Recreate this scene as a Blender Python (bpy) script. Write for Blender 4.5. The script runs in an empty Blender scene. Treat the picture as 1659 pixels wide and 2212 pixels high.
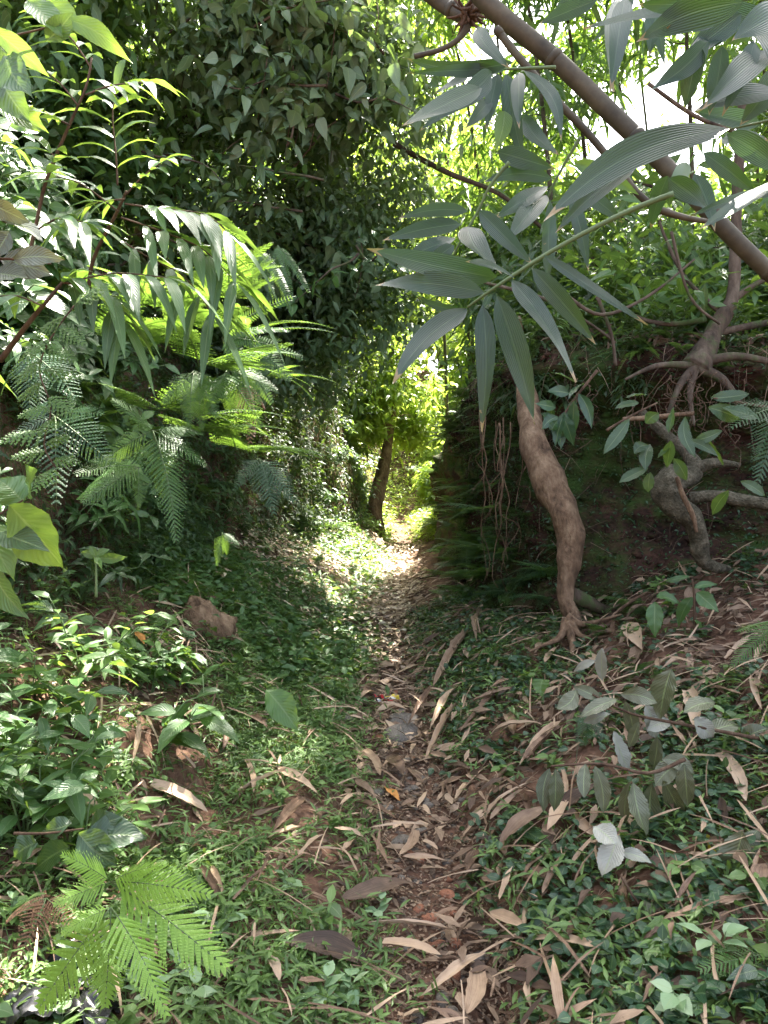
import bpy, math, random
import numpy as np
from mathutils import Vector, Matrix
from mathutils.bvhtree import BVHTree

RS = np.random.RandomState(11)
random.seed(5)
S = bpy.context.scene
COL = S.collection
F = 745.0
PITCH = math.radians(3.0)
CAM = np.array([0.0, 0.0, 1.55])
K = 768 / 1659.0

# ------------------------------------------------------------------ maths
def nrm(a):
    a = np.asarray(a, float)
    return a / np.maximum(np.linalg.norm(a, axis=-1, keepdims=True), 1e-9)

def ray(X, Y):
    u, v = X * K, Y * K
    a, b = (u - 384) / F, (512 - v) / F
    return np.array([a, math.cos(PITCH) + b * math.sin(PITCH), -math.sin(PITCH) + b * math.cos(PITCH)])

def at(X, Y, dep):
    return CAM + ray(X, Y) * dep

def hsh(i, j, k, s):
    n = (i * 374761393 + j * 668265263 + k * 1274126177 + s * 974711) & 0xffffffff
    n = ((n ^ (n >> 13)) * 1274126177) & 0xffffffff
    n = n ^ (n >> 16)
    return (n & 0xffff) / 65535.0

def vnoise(P, s=0):
    P = np.asarray(P, float)
    I = np.floor(P).astype(np.int64); f = P - I; f = f * f * (3 - 2 * f)
    r = 0
    for a in (0, 1):
        for b in (0, 1):
            for c in (0, 1):
                w = (f[..., 0] if a else 1 - f[..., 0]) * (f[..., 1] if b else 1 - f[..., 1]) * (f[..., 2] if c else 1 - f[..., 2])
                r = r + w * hsh(I[..., 0] + a, I[..., 1] + b, I[..., 2] + c, s)
    return r * 2 - 1

def fbm(P, s=0, o=4):
    P = np.asarray(P, float); r = 0; a = 1; t = 0
    for k in range(o):
        r = r + a * vnoise(P * 2 ** k, s + k * 17); t += a; a *= .5
    return r / t

def rdir(n, zb=0.0, zs=1.0):
    d = RS.normal(size=(n, 3)); d[:, 2] = d[:, 2] * zs + zb
    return nrm(d)

# ------------------------------------------------------------------ mesh builder (quads only)
class MB:
    def __init__(s):
        s.V = []; s.Fc = []; s.R = []; s.U = []; s.M = []; s.n = 0
    def add(s, V, Fc, R, U, m=0):
        V = np.asarray(V, float).reshape(-1, 3); Fc = np.asarray(Fc).reshape(-1, 4)
        s.V.append(V); s.Fc.append(Fc + s.n); s.n += len(V)
        s.R.append(np.broadcast_to(np.asarray(R, float), (len(Fc),)).copy())
        s.U.append(np.asarray(U, float).reshape(-1, 4, 2)); s.M.append(np.full(len(Fc), m))
    def mesh(s, name, mats, smooth=True):
        V = np.concatenate(s.V); Fc = np.concatenate(s.Fc)
        me = bpy.data.meshes.new(name)
        me.vertices.add(len(V)); me.vertices.foreach_set('co', V.astype(np.float32).ravel())
        me.loops.add(Fc.size); me.loops.foreach_set('vertex_index', Fc.astype(np.int32).ravel())
        me.polygons.add(len(Fc))
        me.polygons.foreach_set('loop_start', np.arange(0, Fc.size, 4, dtype=np.int32))
        if smooth: me.polygons.foreach_set('use_smooth', np.ones(len(Fc), bool))
        me.polygons.foreach_set('material_index', np.concatenate(s.M).astype(np.int32))
        a = me.attributes.new('rnd', 'FLOAT', 'FACE'); a.data.foreach_set('value', np.concatenate(s.R).astype(np.float32))
        uv = me.uv_layers.new(name='UVMap'); uv.data.foreach_set('uv', np.concatenate(s.U).astype(np.float32).ravel())
        for m in (mats if isinstance(mats, (list, tuple)) else [mats]): me.materials.append(m)
        me.update()
        return me

PROF = {
 'lance': [(0, .06), (.1, .55), (.3, .95), (.5, 1), (.75, .62), (1, 0)],
 'lance3': [(0, .1), (.3, 1), (.65, .75), (1, 0)],
 'blade': [(0, .06), (.04, .35), (.12, .78), (.24, .97), (.4, 1), (.56, .9), (.72, .66), (.86, .34), (.94, .13), (1, 0)],
 'ovate': [(0, .08), (.18, .75), (.42, 1), (.7, .68), (.88, .25), (1, 0)],
 'leafy': [(0, .04), (.05, .25), (.18, .72), (.36, .98), (.48, 1), (.62, .86), (.76, .58), (.87, .28), (.95, .08), (1, 0)],
 'ovate3': [(0, .15), (.38, 1), (.75, .55), (1, 0)],
 'heart': [(-.08, .35), (.08, .95), (.3, 1), (.6, .7), (.85, .25), (1, 0)],
 'dia': [(0, .1), (.45, 1), (1, 0)],
 'pin': [(0, .9), (.55, .75), (1, .1)],
 'pin2': [(0, .5), (.5, .6), (1, .15)],
 'sheath': [(0, .75), (.15, .95), (.45, 1), (.75, .8), (.92, .45), (1, .1)],
 'oblong': [(0, .04), (.1, .4), (.28, .8), (.48, 1), (.66, .95), (.8, .7), (.9, .38), (.96, .12), (1, 0)],
}

def leaves(mb, P, D, N, L, W, prof='lance', droop=.3, fold=.2, rnd=None, halves=True, m=0, wav=0.0, curl=0.0):
    P = np.atleast_2d(np.asarray(P, float)); n = len(P)
    D = nrm(np.broadcast_to(np.asarray(D, float), (n, 3)))
    N = np.broadcast_to(np.asarray(N, float), (n, 3)); N = nrm(N - (N * D).sum(-1, keepdims=True) * D)
    Sd = np.cross(D, N)
    L = np.broadcast_to(np.asarray(L, float), (n,)); W = np.broadcast_to(np.asarray(W, float), (n,))
    droop = np.broadcast_to(np.asarray(droop, float), (n,))
    if rnd is None: rnd = RS.rand(n)
    rnd = np.broadcast_to(rnd, (n,))
    pr = PROF[prof]; R = len(pr); c = 3 if halves else 2
    V = np.zeros((n, R, c, 3)); tt = []
    for k, (t, w) in enumerate(pr):
        C = P + D * (L * t)[:, None]
        C[:, 2] -= droop * L * t * t
        if curl: C += N * (curl * L * math.sin(t * 3.0))[:, None]
        hw = (W * w / 2)[:, None]
        up = N * (fold * hw * 1.0)
        wl = N * (RS.normal(size=(n, 1)) * wav) * hw; wr = N * (RS.normal(size=(n, 1)) * wav) * hw
        V[:, k, 0] = C - Sd * hw + up + wl
        V[:, k, -1] = C + Sd * hw + up + wr
        if halves: V[:, k, 1] = C
        tt.append(t)
    base = (np.arange(n) * R * c)[:, None]
    fs = []; us = []
    for k in range(R - 1):
        for j in range(c - 1):
            a = k * c + j
            fs.append([a, a + 1, a + c + 1, a + c])
            x0, x1 = j / (c - 1), (j + 1) / (c - 1)
            us.append([[x0, tt[k]], [x1, tt[k]], [x1, tt[k + 1]], [x0, tt[k + 1]]])
    fs = np.array(fs); us = np.array(us)
    Fa = (base[:, :, None] + fs[None]).reshape(-1, 4)
    Ua = np.broadcast_to(us[None], (n,) + us.shape)
    mb.add(V.reshape(-1, 3), Fa, np.repeat(rnd, len(fs)), Ua, m)

def tube(mb, pts, rad, sides=8, rnd=.5, m=0, rough=0.0, sub=0, seed=1, nscale=6.0):
    pts = np.asarray(pts, float); n = len(pts)
    rad = np.broadcast_to(np.asarray(rad, float), (n,))
    if sub:
        t = np.linspace(0, n - 1, (n - 1) * sub + 1)
        Q = []
        for x in t:
            i = min(int(x), n - 2); f = x - i
            p0, p1, p2, p3 = pts[max(i - 1, 0)], pts[i], pts[i + 1], pts[min(i + 2, n - 1)]
            Q.append(.5 * ((2 * p1) + (-p0 + p2) * f + (2 * p0 - 5 * p1 + 4 * p2 - p3) * f * f + (-p0 + 3 * p1 - 3 * p2 + p3) * f ** 3))
        rad = np.interp(t, np.arange(n), rad); pts = np.array(Q); n = len(pts)
    T = nrm(np.gradient(pts, axis=0))
    up = np.array([0, 0, 1.0]) if abs(T[0][2]) < .9 else np.array([1.0, 0, 0])
    A = nrm(np.cross(T[0], up)); rings = []
    pts = np.vstack([pts[:1], pts, pts[-1:]]); rad = np.concatenate([[1e-4], rad, [1e-4]]); T = np.vstack([T[:1], T, T[-1:]])
    th = np.linspace(0, 2 * math.pi, sides + 1)[:-1]; ln = [0]
    for k in range(len(pts)):
        A = nrm(A - (A @ T[k]) * T[k]); B = np.cross(T[k], A)
        d = np.cos(th)[:, None] * A + np.sin(th)[:, None] * B
        r = np.full(sides, rad[k])
        if rough and rad[k] > 1e-3:
            q = pts[k] + d * rad[k]
            r = r * (1 + rough * fbm(q * nscale, seed, 3))
        rings.append(pts[k] + d * r[:, None])
        if k: ln.append(ln[-1] + np.linalg.norm(pts[k] - pts[k - 1]))
    V = np.array(rings); R = len(V)
    fs = []; us = []
    for k in range(R - 1):
        for j in range(sides):
            j2 = (j + 1) % sides
            fs.append([k * sides + j, k * sides + j2, (k + 1) * sides + j2, (k + 1) * sides + j])
            us.append([[j / sides, ln[k]], [(j + 1) / sides, ln[k]], [(j + 1) / sides, ln[k + 1]], [j / sides, ln[k + 1]]])
    mb.add(V.reshape(-1, 3), fs, rnd, us, m)

# ------------------------------------------------------------------ objects
def tag(o, label=None, cat=None, group=None, kind=None):
    if label: o['label'] = label
    if cat: o['category'] = cat
    if group: o['group'] = group
    if kind: o['kind'] = kind
    return o

def obj(name, mb, mats, parent=None, smooth=True):
    me = mb if isinstance(mb, bpy.types.Mesh) else mb.mesh(name, mats, smooth)
    o = bpy.data.objects.new(name, me); COL.objects.link(o)
    if parent is not None:
        o.parent = parent
        o.location = -np.array(parent.location) if parent.get('_w') else (0, 0, 0)
    return o

def thing(name, label, cat, loc=(0, 0, 0), group=None):
    o = bpy.data.objects.new(name, None); COL.objects.link(o); o.location = tuple(map(float, loc)); o['_w'] = 1
    o.empty_display_size = .1
    return tag(o, label, cat, group)

AUTO = []   # (object, phrase, zone, position) whose labels are completed at the end
def auto(o, phrase, zone, pos): AUTO.append((o, phrase, zone, np.array(pos, float)))

# ------------------------------------------------------------------ materials
def newmat(name):
    m = bpy.data.materials.new(name); m.use_nodes = True
    nt = m.node_tree; nt.nodes.clear()
    return m, nt

class NT:
    def __init__(s, nt): s.nt = nt
    def n(s, typ, ins=None, **kw):
        x = s.nt.nodes.new(typ)
        for k, v in kw.items(): setattr(x, k, v)
        for k, v in (ins or {}).items():
            if isinstance(v, bpy.types.NodeSocket): s.nt.links.new(v, x.inputs[k])
            else: x.inputs[k].default_value = v
        return x
    def math(s, op, a, b=0.0, c=None):
        x = s.n('ShaderNodeMath', operation=op)
        for i, v in enumerate((a, b) if c is None else (a, b, c)):
            if isinstance(v, bpy.types.NodeSocket): s.nt.links.new(v, x.inputs[i])
            else: x.inputs[i].default_value = v
        return x.outputs[0]
    def ramp(s, fac, cols, pos=None, interp='LINEAR'):
        x = s.n('ShaderNodeValToRGB'); s.nt.links.new(fac, x.inputs[0]); e = x.color_ramp.elements
        x.color_ramp.interpolation = interp
        pos = pos or [i / (len(cols) - 1) for i in range(len(cols))]
        while len(e) < len(cols): e.new(.5)
        for i, (c, p) in enumerate(zip(cols, pos)): e[i].position = p; e[i].color = (*c, 1)
        return x.outputs[0]
    def mix(s, fac, a, b, blend='MIX'):
        x = s.n('ShaderNodeMix', data_type='RGBA', blend_type=blend)
        for k, v in ((0, fac), (6, a), (7, b)):
            if isinstance(v, bpy.types.NodeSocket): s.nt.links.new(v, x.inputs[k])
            else: x.inputs[k].default_value = v if k == 0 else (*v, 1)
        return x.outputs[2]

def desat(c, k=.3, g=1.0):
    l = .25 * c[0] + .6 * c[1] + .15 * c[2]
    return tuple((x + (l - x) * k) * g * w for x, w in zip(c, (1.03, 1.0, 1.0)))
def leafmat(name, cols, tcol=(.30, .46, .04), tmix=.36, rough=.42, vein=True, stripe=0, spec=.5, hue=.25, blot=None):
    m, nt = newmat(name); t = NT(nt); cols = [desat(c, .0 if name in ('yellow_leaf', 'silver_leaf') else .06, 1.02) for c in cols]
    at_ = t.n('ShaderNodeAttribute', attribute_name='rnd').outputs['Fac']
    oi = t.n('ShaderNodeObjectInfo').outputs['Random']
    geo = t.n('ShaderNodeNewGeometry').outputs['Position']
    no = t.n('ShaderNodeTexNoise', {'Vector': geo, 'Scale': 1.3, 'Detail': 2.0}).outputs['Fac']
    f = t.math('ADD', t.math('MULTIPLY', at_, .7), t.math('ADD', t.math('MULTIPLY', oi, .2), t.math('MULTIPLY', t.math('SUBTRACT', no, .45), .6)))
    col = t.ramp(f, cols)
    uv = t.n('ShaderNodeUVMap').outputs[0]
    sx = t.n('ShaderNodeSeparateXYZ', {0: uv}).outputs
    ax = t.math('ABSOLUTE', t.math('SUBTRACT', sx[0], .5))
    hgt = None
    if vein:
        mid = t.math('LESS_THAN', ax, .03)
        v = t.math('SINE', t.math('SUBTRACT', t.math('MULTIPLY', sx[1], 75.0), t.math('MULTIPLY', ax, 45.0)))
        vm = t.math('MULTIPLY', t.math('GREATER_THAN', v, .88), .22)
        col = t.mix(t.math('MULTIPLY', t.math('MAXIMUM', mid, vm), .45), col, (.26, .34, .14))
        hgt = v
    if stripe:
        v = t.math('SINE', t.math('MULTIPLY', sx[0], float(stripe)))
        col = t.mix(t.math('MULTIPLY', t.math('ADD', v, 1.0), .16), col, (.06, .1, .065))
        mid = t.math('LESS_THAN', ax, .022)
        col = t.mix(t.math('MULTIPLY', mid, .5), col, (.09, .14, .07))
        hgt = v
    if stripe:
        nt_ = t.n('ShaderNodeTexNoise', {'Vector': geo, 'Scale': 24.0, 'Detail': 3.0}).outputs['Fac']
        edge = t.math('ADD', t.math('MULTIPLY', sx[1], 1.0), t.math('ADD', t.math('MULTIPLY', nt_, .22), t.math('MULTIPLY', ax, .1)))
        col = t.mix(t.math('MULTIPLY', t.math('GREATER_THAN', edge, 1.055), .85), col, (.3, .21, .1))
    if blot:
        n2 = t.n('ShaderNodeTexNoise', {'Vector': geo, 'Scale': 38.0, 'Detail': 3.0}).outputs['Fac']
        k = t.math('GREATER_THAN', n2, blot)
        col = t.mix(t.math('MULTIPLY', k, .8), col, (.22, .14, .06))
    p = t.n('ShaderNodeBsdfPrincipled', {'Base Color': col, 'Roughness': rough * .86, 'Specular IOR Level': spec * 1.2})
    if hgt is not None:
        b = t.n('ShaderNodeBump', {'Strength': .35, 'Distance': .0015, 'Height': hgt}); nt.links.new(b.outputs[0], p.inputs['Normal'])
    tc = t.mix(1.0, t.mix(.55, col, tcol), (1.0, 1.0, 1.0), 'MULTIPLY')
    tr = t.n('ShaderNodeBsdfTranslucent', {'Color': tc})
    ms = t.n('ShaderNodeMixShader', {0: tmix, 1: p.outputs[0], 2: tr.outputs[0]})
    o = t.n('ShaderNodeOutputMaterial', {0: ms.outputs[0]})
    return m

def barkmat(name, cols, scale=6.0, stretch=(1, 1, .25), bump=.6, moss=0.0, dist=.02, rough=.9):
    m, nt = newmat(name); t = NT(nt)
    tc = t.n('ShaderNodeTexCoord').outputs['Object']
    mp = t.n('ShaderNodeMapping', {0: tc, 3: stretch}).outputs[0]
    n1 = t.n('ShaderNodeTexNoise', {'Vector': mp, 'Scale': scale, 'Detail': 8.0, 'Roughness': .65}).outputs['Fac']
    n2 = t.n('ShaderNodeTexNoise', {'Vector': mp, 'Scale': scale * 5, 'Detail': 5.0}).outputs['Fac']
    h = t.math('ADD', n1, t.math('MULTIPLY', n2, .4))
    col = t.ramp(t.math('SUBTRACT', h, .2), cols, [.25 + .5 * i / (len(cols) - 1) for i in range(len(cols))])
    if moss:
        n3 = t.n('ShaderNodeTexNoise', {'Vector': tc, 'Scale': 3.2, 'Detail': 6.0, 'Roughness': .7}).outputs['Fac']
        k = t.ramp(n3, [(0, 0, 0), (1, 1, 1)], [1 - moss - .06, 1 - moss + .08])
        col = t.mix(k, col, (.045, .085, .02))
    b = t.n('ShaderNodeBump', {'Strength': bump, 'Distance': dist, 'Height': h})
    p = t.n('ShaderNodeBsdfPrincipled', {'Base Color': col, 'Roughness': rough, 'Specular IOR Level': .25, 'Normal': b.outputs[0]})
    t.n('ShaderNodeOutputMaterial', {0: p.outputs[0]})
    return m

def drymat(name, cols, rough=.65, tmix=.12):
    m, nt = newmat(name); t = NT(nt)
    a = t.n('ShaderNodeAttribute', attribute_name='rnd').outputs['Fac']
    oi = t.n('ShaderNodeObjectInfo').outputs['Random']
    uv = t.n('ShaderNodeUVMap').outputs[0]
    mp = t.n('ShaderNodeMapping', {0: uv, 3: (26, 1.6, 1)}).outputs[0]
    n1 = t.n('ShaderNodeTexNoise', {'Vector': mp, 'Scale': 1.0, 'Detail': 4.0}).outputs['Fac']
    g = t.n('ShaderNodeNewGeometry').outputs['Position']
    n2 = t.n('ShaderNodeTexNoise', {'Vector': g, 'Scale': 22.0, 'Detail': 4.0}).outputs['Fac']
    f = t.math('ADD', t.math('MULTIPLY', t.math('FRACT', t.math('ADD', a, oi)), .75), t.math('MULTIPLY', t.math('SUBTRACT', n1, .5), .7))
    f = t.math('ADD', f, t.math('MULTIPLY', t.math('SUBTRACT', n2, .5), .5))
    col = t.ramp(f, cols)
    b = t.n('ShaderNodeBump', {'Strength': .6, 'Distance': .003, 'Height': n1})
    p = t.n('ShaderNodeBsdfPrincipled', {'Base Color': col, 'Roughness': rough, 'Specular IOR Level': .3, 'Normal': b.outputs[0]})
    tr = t.n('ShaderNodeBsdfTranslucent', {'Color': col})
    ms = t.n('ShaderNodeMixShader', {0: tmix, 1: p.outputs[0], 2: tr.outputs[0]})
    t.n('ShaderNodeOutputMaterial', {0: ms.outputs[0]})
    return m

def earthmat(name, cols, moss=.0, strata=False, bump=.7):
    m, nt = newmat(name); t = NT(nt)
    g = t.n('ShaderNodeNewGeometry').outputs['Position']
    mp = t.n('ShaderNodeMapping', {0: g, 3: (1, 1, 1.7 if strata else 1)}).outputs[0]
    n1 = t.n('ShaderNodeTexNoise', {'Vector': mp, 'Scale': 2.2, 'Detail': 9.0, 'Roughness': .65}).outputs['Fac']
    n2 = t.n('ShaderNodeTexNoise', {'Vector': mp, 'Scale': 28.0, 'Detail': 6.0, 'Roughness': .7}).outputs['Fac']
    vo = t.n('ShaderNodeTexVoronoi', {'Vector': mp, 'Scale': 30.0}).outputs['Distance']
    h = t.math('ADD', t.math('ADD', n1, t.math('MULTIPLY', n2, .5)), t.math('MULTIPLY', vo, .25))
    col = t.ramp(t.math('SUBTRACT', h, .35), cols, [.2 + .6 * i / (len(cols) - 1) for i in range(len(cols))])
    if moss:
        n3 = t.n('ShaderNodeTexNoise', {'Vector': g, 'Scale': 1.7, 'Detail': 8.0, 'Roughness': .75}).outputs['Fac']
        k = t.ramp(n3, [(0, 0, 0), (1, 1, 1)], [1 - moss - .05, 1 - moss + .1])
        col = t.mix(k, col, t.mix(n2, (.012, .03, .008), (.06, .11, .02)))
    b = t.n('ShaderNodeBump', {'Strength': bump, 'Distance': .03, 'Height': h})
    p = t.n('ShaderNodeBsdfPrincipled', {'Base Color': col, 'Roughness': .92, 'Specular IOR Level': .2, 'Normal': b.outputs[0]})
    t.n('ShaderNodeOutputMaterial', {0: p.outputs[0]})
    return m

def plainmat(name, col, rough=.6, spec=.5, metal=0):
    m, nt = newmat(name); t = NT(nt)
    g = t.n('ShaderNodeNewGeometry').outputs['Position']
    n1 = t.n('ShaderNodeTexNoise', {'Vector': g, 'Scale': 30.0, 'Detail': 4.0}).outputs['Fac']
    c = t.mix(n1, tuple(x * .7 for x in col), tuple(min(1, x * 1.3) for x in col))
    p = t.n('ShaderNodeBsdfPrincipled', {'Base Color': c, 'Roughness': rough, 'Specular IOR Level': spec, 'Metallic': metal})
    t.n('ShaderNodeOutputMaterial', {0: p.outputs[0]})
    return m

MT = dict(
 vine=leafmat('vine_leaf', [(.03, .065, .03), (.05, .1, .045), (.085, .15, .07), (.14, .22, .11)], rough=.45),
 vinelight=leafmat('vine_light', [(.07, .13, .07), (.12, .19, .1), (.17, .25, .13)], rough=.4, tmix=.3),
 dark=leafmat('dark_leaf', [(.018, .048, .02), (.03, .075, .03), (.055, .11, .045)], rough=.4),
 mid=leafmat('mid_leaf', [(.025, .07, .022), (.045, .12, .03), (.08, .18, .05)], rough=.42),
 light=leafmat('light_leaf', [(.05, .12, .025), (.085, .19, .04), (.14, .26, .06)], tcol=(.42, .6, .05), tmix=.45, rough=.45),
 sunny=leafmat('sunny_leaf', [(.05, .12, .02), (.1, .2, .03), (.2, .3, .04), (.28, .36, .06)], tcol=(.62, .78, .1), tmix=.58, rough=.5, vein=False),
 bam=leafmat('bamboo_leaf', [(.018, .06, .022), (.035, .1, .035), (.06, .15, .045)], tcol=(.4, .62, .05), tmix=.42, rough=.38, vein=False),
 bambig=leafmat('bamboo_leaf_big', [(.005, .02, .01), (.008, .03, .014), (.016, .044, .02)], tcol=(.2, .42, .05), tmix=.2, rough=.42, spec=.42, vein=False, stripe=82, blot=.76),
 fern=leafmat('fern_leaf', [(.03, .085, .02), (.055, .14, .03), (.1, .22, .05)], tcol=(.35, .55, .05), tmix=.4, rough=.55, vein=False),
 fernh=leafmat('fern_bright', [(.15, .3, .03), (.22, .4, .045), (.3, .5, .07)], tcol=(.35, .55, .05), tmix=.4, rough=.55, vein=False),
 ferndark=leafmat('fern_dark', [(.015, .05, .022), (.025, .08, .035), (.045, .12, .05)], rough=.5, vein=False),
 ground=leafmat('ground_leaf', [(.035, .085, .018), (.065, .145, .028), (.11, .21, .045), (.17, .29, .07)], rough=.42, tmix=.3),
 heart=leafmat('heart_leaf', [(.012, .045, .022), (.02, .07, .03), (.04, .11, .045)], rough=.36, tmix=.22),
 olive=leafmat('olive_leaf', [(.05, .065, .03), (.08, .095, .045), (.11, .12, .065)], rough=.45, tmix=.12, tcol=(.2, .2, .05)),
 silver=leafmat('silver_leaf', [(.16, .175, .14), (.23, .245, .2), (.3, .31, .26)], rough=.5, tmix=.12, tcol=(.3, .3, .2)),
 frosh=leafmat('pale_leaf', [(.14, .26, .12), (.22, .36, .18), (.33, .45, .26)], rough=.45, tmix=.3),
 yellow=leafmat('yellow_leaf', [(.5, .42, .03), (.6, .5, .05)], rough=.5, tmix=.3, tcol=(.6, .5, .05)),
 dry=drymat('dry_leaf', [(.045, .03, .022), (.11, .072, .048), (.2, .135, .09), (.32, .23, .155), (.48, .37, .26)]),
 sheath=drymat('dry_sheath', [(.09, .055, .036), (.22, .14, .09), (.34, .24, .16), (.46, .33, .22), (.36, .27, .2), (.58, .45, .32)], rough=.5),
 orange=drymat('orange_leaf', [(.4, .14, .03), (.5, .22, .06), (.6, .3, .1)]),
 brownfern=drymat('brown_fern', [(.1, .05, .03), (.2, .11, .06), (.32, .19, .11)]),
 stem=plainmat('green_stem', (.09, .14, .05)),
 twig=barkmat('twig_bark', [(.03, .018, .012), (.09, .055, .035), (.16, .11, .075)], 20),
 bark=barkmat('tree_bark', [(.02, .014, .01), (.07, .05, .035), (.14, .11, .08)], 9, moss=.4),
 pale=barkmat('pale_bark', [(.03, .018, .011), (.16, .1, .06), (.31, .215, .135)], 9, stretch=(1, 1, .5), bump=1.3, moss=.25, dist=.03),
 grey=barkmat('grey_bark', [(.02, .017, .01), (.08, .07, .045), (.2, .17, .12)], 18, (1, 1, 1), bump=1.2, moss=.28, dist=.03),
 culm=barkmat('culm_skin', [(.024, .02, .012), (.06, .05, .03), (.11, .094, .058)], 5, (1, 1, 1), bump=.15, rough=.6),
 stone=barkmat('stone', [(.06, .05, .04), (.16, .14, .12), (.26, .23, .19)], 12, (1, 1, 1), bump=.6),
 redstone=barkmat('red_stone', [(.12, .05, .03), (.28, .12, .07), (.4, .19, .11)], 12, (1, 1, 1), bump=.6),
 soil=earthmat('path_soil', [(.022, .012, .008), (.065, .035, .022), (.13, .072, .047), (.22, .135, .09)], moss=.3),
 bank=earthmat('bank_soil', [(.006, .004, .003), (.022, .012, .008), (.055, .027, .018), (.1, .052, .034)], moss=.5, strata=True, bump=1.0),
 plastic=plainmat('black_plastic', (.012, .012, .014), .22),
)

# ------------------------------------------------------------------ terrain
def pathx(y): return np.interp(y, [0, 2, 3, 5, 7.2, 9, 11, 13, 15, 17, 19, 22, 30, 45], [.2, .17, .15, .02, .0, .1, .24, .33, .33, .42, .9, 2.4, 6, 12])
def sm(x, a, b):
    t = np.clip((x - a) / (b - a), 0, 1); return t * t * (3 - 2 * t)
def H0(x, y):
    x = np.asarray(x, float); y = np.asarray(y, float)
    d = x - pathx(y)
    z = np.interp(y, [0, 12, 17, 21, 28, 60, 200], [0, .22, .42, 1.5, 2.6, 4, 5])
    e = -d
    toe = np.interp(y, [0, 2, 3, 5, 7, 9, 11, 12.5, 14, 20], [1.15, 1.1, .95, .58, .45, .4, .3, .25, .3, .6])
    s1 = np.interp(y, [0, 3, 5, 7, 9, 11, 14], [.6, .68, .66, .58, .55, .6, .8])
    w1 = np.interp(y, [0, 3, 5, 7, 9, 11, 12.5, 14], [1.1, 1.1, 1.1, 1.15, 1.0, .75, .4, .3])
    s2 = np.interp(y, [0, 8, 14, 17, 22], [2.6, 3.6, 5.0, 2.5, .8])
    hl = s1 * np.clip(e - toe, 0, w1) + s2 * np.clip(e - toe - w1, 0, 2.3 / s2) + .3 * np.clip(e - toe - w1 - 2.3 / s2, 0, 15)
    hl = hl + .10 * sm(e, .2, .6)
    hr = .08 * sm(d, .15, .3) + .46 * np.clip(d - .3, 0, 3) * np.interp(y, [0, 8, 14], [1, .8, .6])
    return z + np.where(d < 0, hl, hr)
def H(x, y):
    x = np.asarray(x, float); y = np.asarray(y, float)
    P = np.stack([x, y, np.zeros_like(x)], -1)
    far = np.clip(1 - np.abs(x) / 40, 0, 1)
    d = np.abs(x - pathx(y))
    amp = .035 + .10 * sm(d, .4, 1.6)
    return H0(x, y) + far * (amp * fbm(P * 1.7, 3, 3) + .03 * fbm(P * 9, 8, 3) + .008 * fbm(P * 34, 9, 2) * (np.abs(x) < 4))

def axis(segs):
    r = []
    for a, b, st in segs: r.append(np.arange(a, b, st))
    return np.concatenate(r + [[segs[-1][1]]])
xs = axis([(-400, -60, 40), (-60, -12, 4), (-12, -3.2, .3), (-3.2, 3.2, .03), (3.2, 12, .3), (12, 60, 4), (60, 400, 40)])
ys = axis([(-200, -20, 30), (-20, 0, 2), (0, 1.5, .25), (1.5, 7, .03), (7, 16, .06), (16, 32, .2), (32, 80, 3), (80, 800, 60)])
XX, YY = np.meshgrid(xs, ys)
ZZ = H(XX, YY)
GV = np.stack([XX, YY, ZZ], -1).reshape(-1, 3)
ny, nx = XX.shape
ii = (np.arange(ny - 1)[:, None] * nx + np.arange(nx - 1)[None]).ravel()
GF = np.stack([ii, ii + 1, ii + nx + 1, ii + nx], -1)
mb = MB(); mb.add(GV, GF, .5, np.zeros((len(GF), 4, 2)))
tag(obj('ground', mb, MT['soil']), kind='structure')

# right bank (undercut earth wall) --------------------------------------------------
WP = np.array([(7, 1.6), (5, 3.0), (4, 3.7), (3, 4.35), (2.2, 4.85), (1.55, 5.25), (1.18, 5.65), (1.02, 6.2), (.95, 7.2), (.86, 9), (.82, 12), (.95, 14.5), (1.15, 17), (2.3, 20), (4.6, 24)])
def resample(P, step):
    seg = np.linalg.norm(np.diff(P, axis=0), axis=1); c = np.concatenate([[0], np.cumsum(seg)])
    t = [0]; 
    while t[-1] < c[-1]:
        p = np.interp(t[-1], c, P[:, 1]); t.append(t[-1] + (step if p < 9 else step * 3))
    t = np.array(t[:-1])
    return np.stack([np.interp(t, c, P[:, 0]), np.interp(t, c, P[:, 1])], -1)
WL = resample(WP, .035)
for _ in range(12): WL[1:-1] = (WL[:-2] + 2 * WL[1:-1] + WL[2:]) / 4
Tn = nrm(np.gradient(WL, axis=0)); OUT = np.stack([-Tn[:, 1], Tn[:, 0]], -1)   # toward the path
PRO = [(.12, -.35), (.05, -.05), (0, .08), (-.1, .2), (-.28, .45), (-.42, .8), (-.42, 1.15), (-.25, 1.45), (-.08, 1.62), (.0, 1.75), (-.02, 1.88), (-.15, 1.98), (-.6, 2.07)]
po = []
for a, b in zip(PRO[:-1], PRO[1:]):
    k = max(2, int(math.hypot(b[0] - a[0], b[1] - a[1]) / .035))
    for j in range(k): po.append((a[0] + (b[0] - a[0]) * j / k, a[1] + (b[1] - a[1]) * j / k))
po.append(PRO[-1]); po = np.array(po)
und = np.interp(WL[:, 1], [4, 5.3, 6.2, 8], [1, 1, .45, .3])
BX = np.zeros((len(WL), len(po), 3))
fz = H0(WL[:, 0], WL[:, 1])
lipz = np.interp(WL[:, 1], [1.6, 3.5, 4.4, 5.5, 7, 10, 13, 16, 24], [2.22, 2.22, 2.34, 2.56, 2.5, 2.2, 1.75, 1.4, 1.9])
topf = (lipz - fz) / 2.0
for j, (o, z) in enumerate(po):
    o2 = o * und if o < 0 and z < 1.7 else np.full(len(WL), o)
    BX[:, j, 0] = WL[:, 0] + OUT[:, 0] * o2; BX[:, j, 1] = WL[:, 1] + OUT[:, 1] * o2
    BX[:, j, 2] = fz + z * np.where(z > 0, topf, 1)
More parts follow.
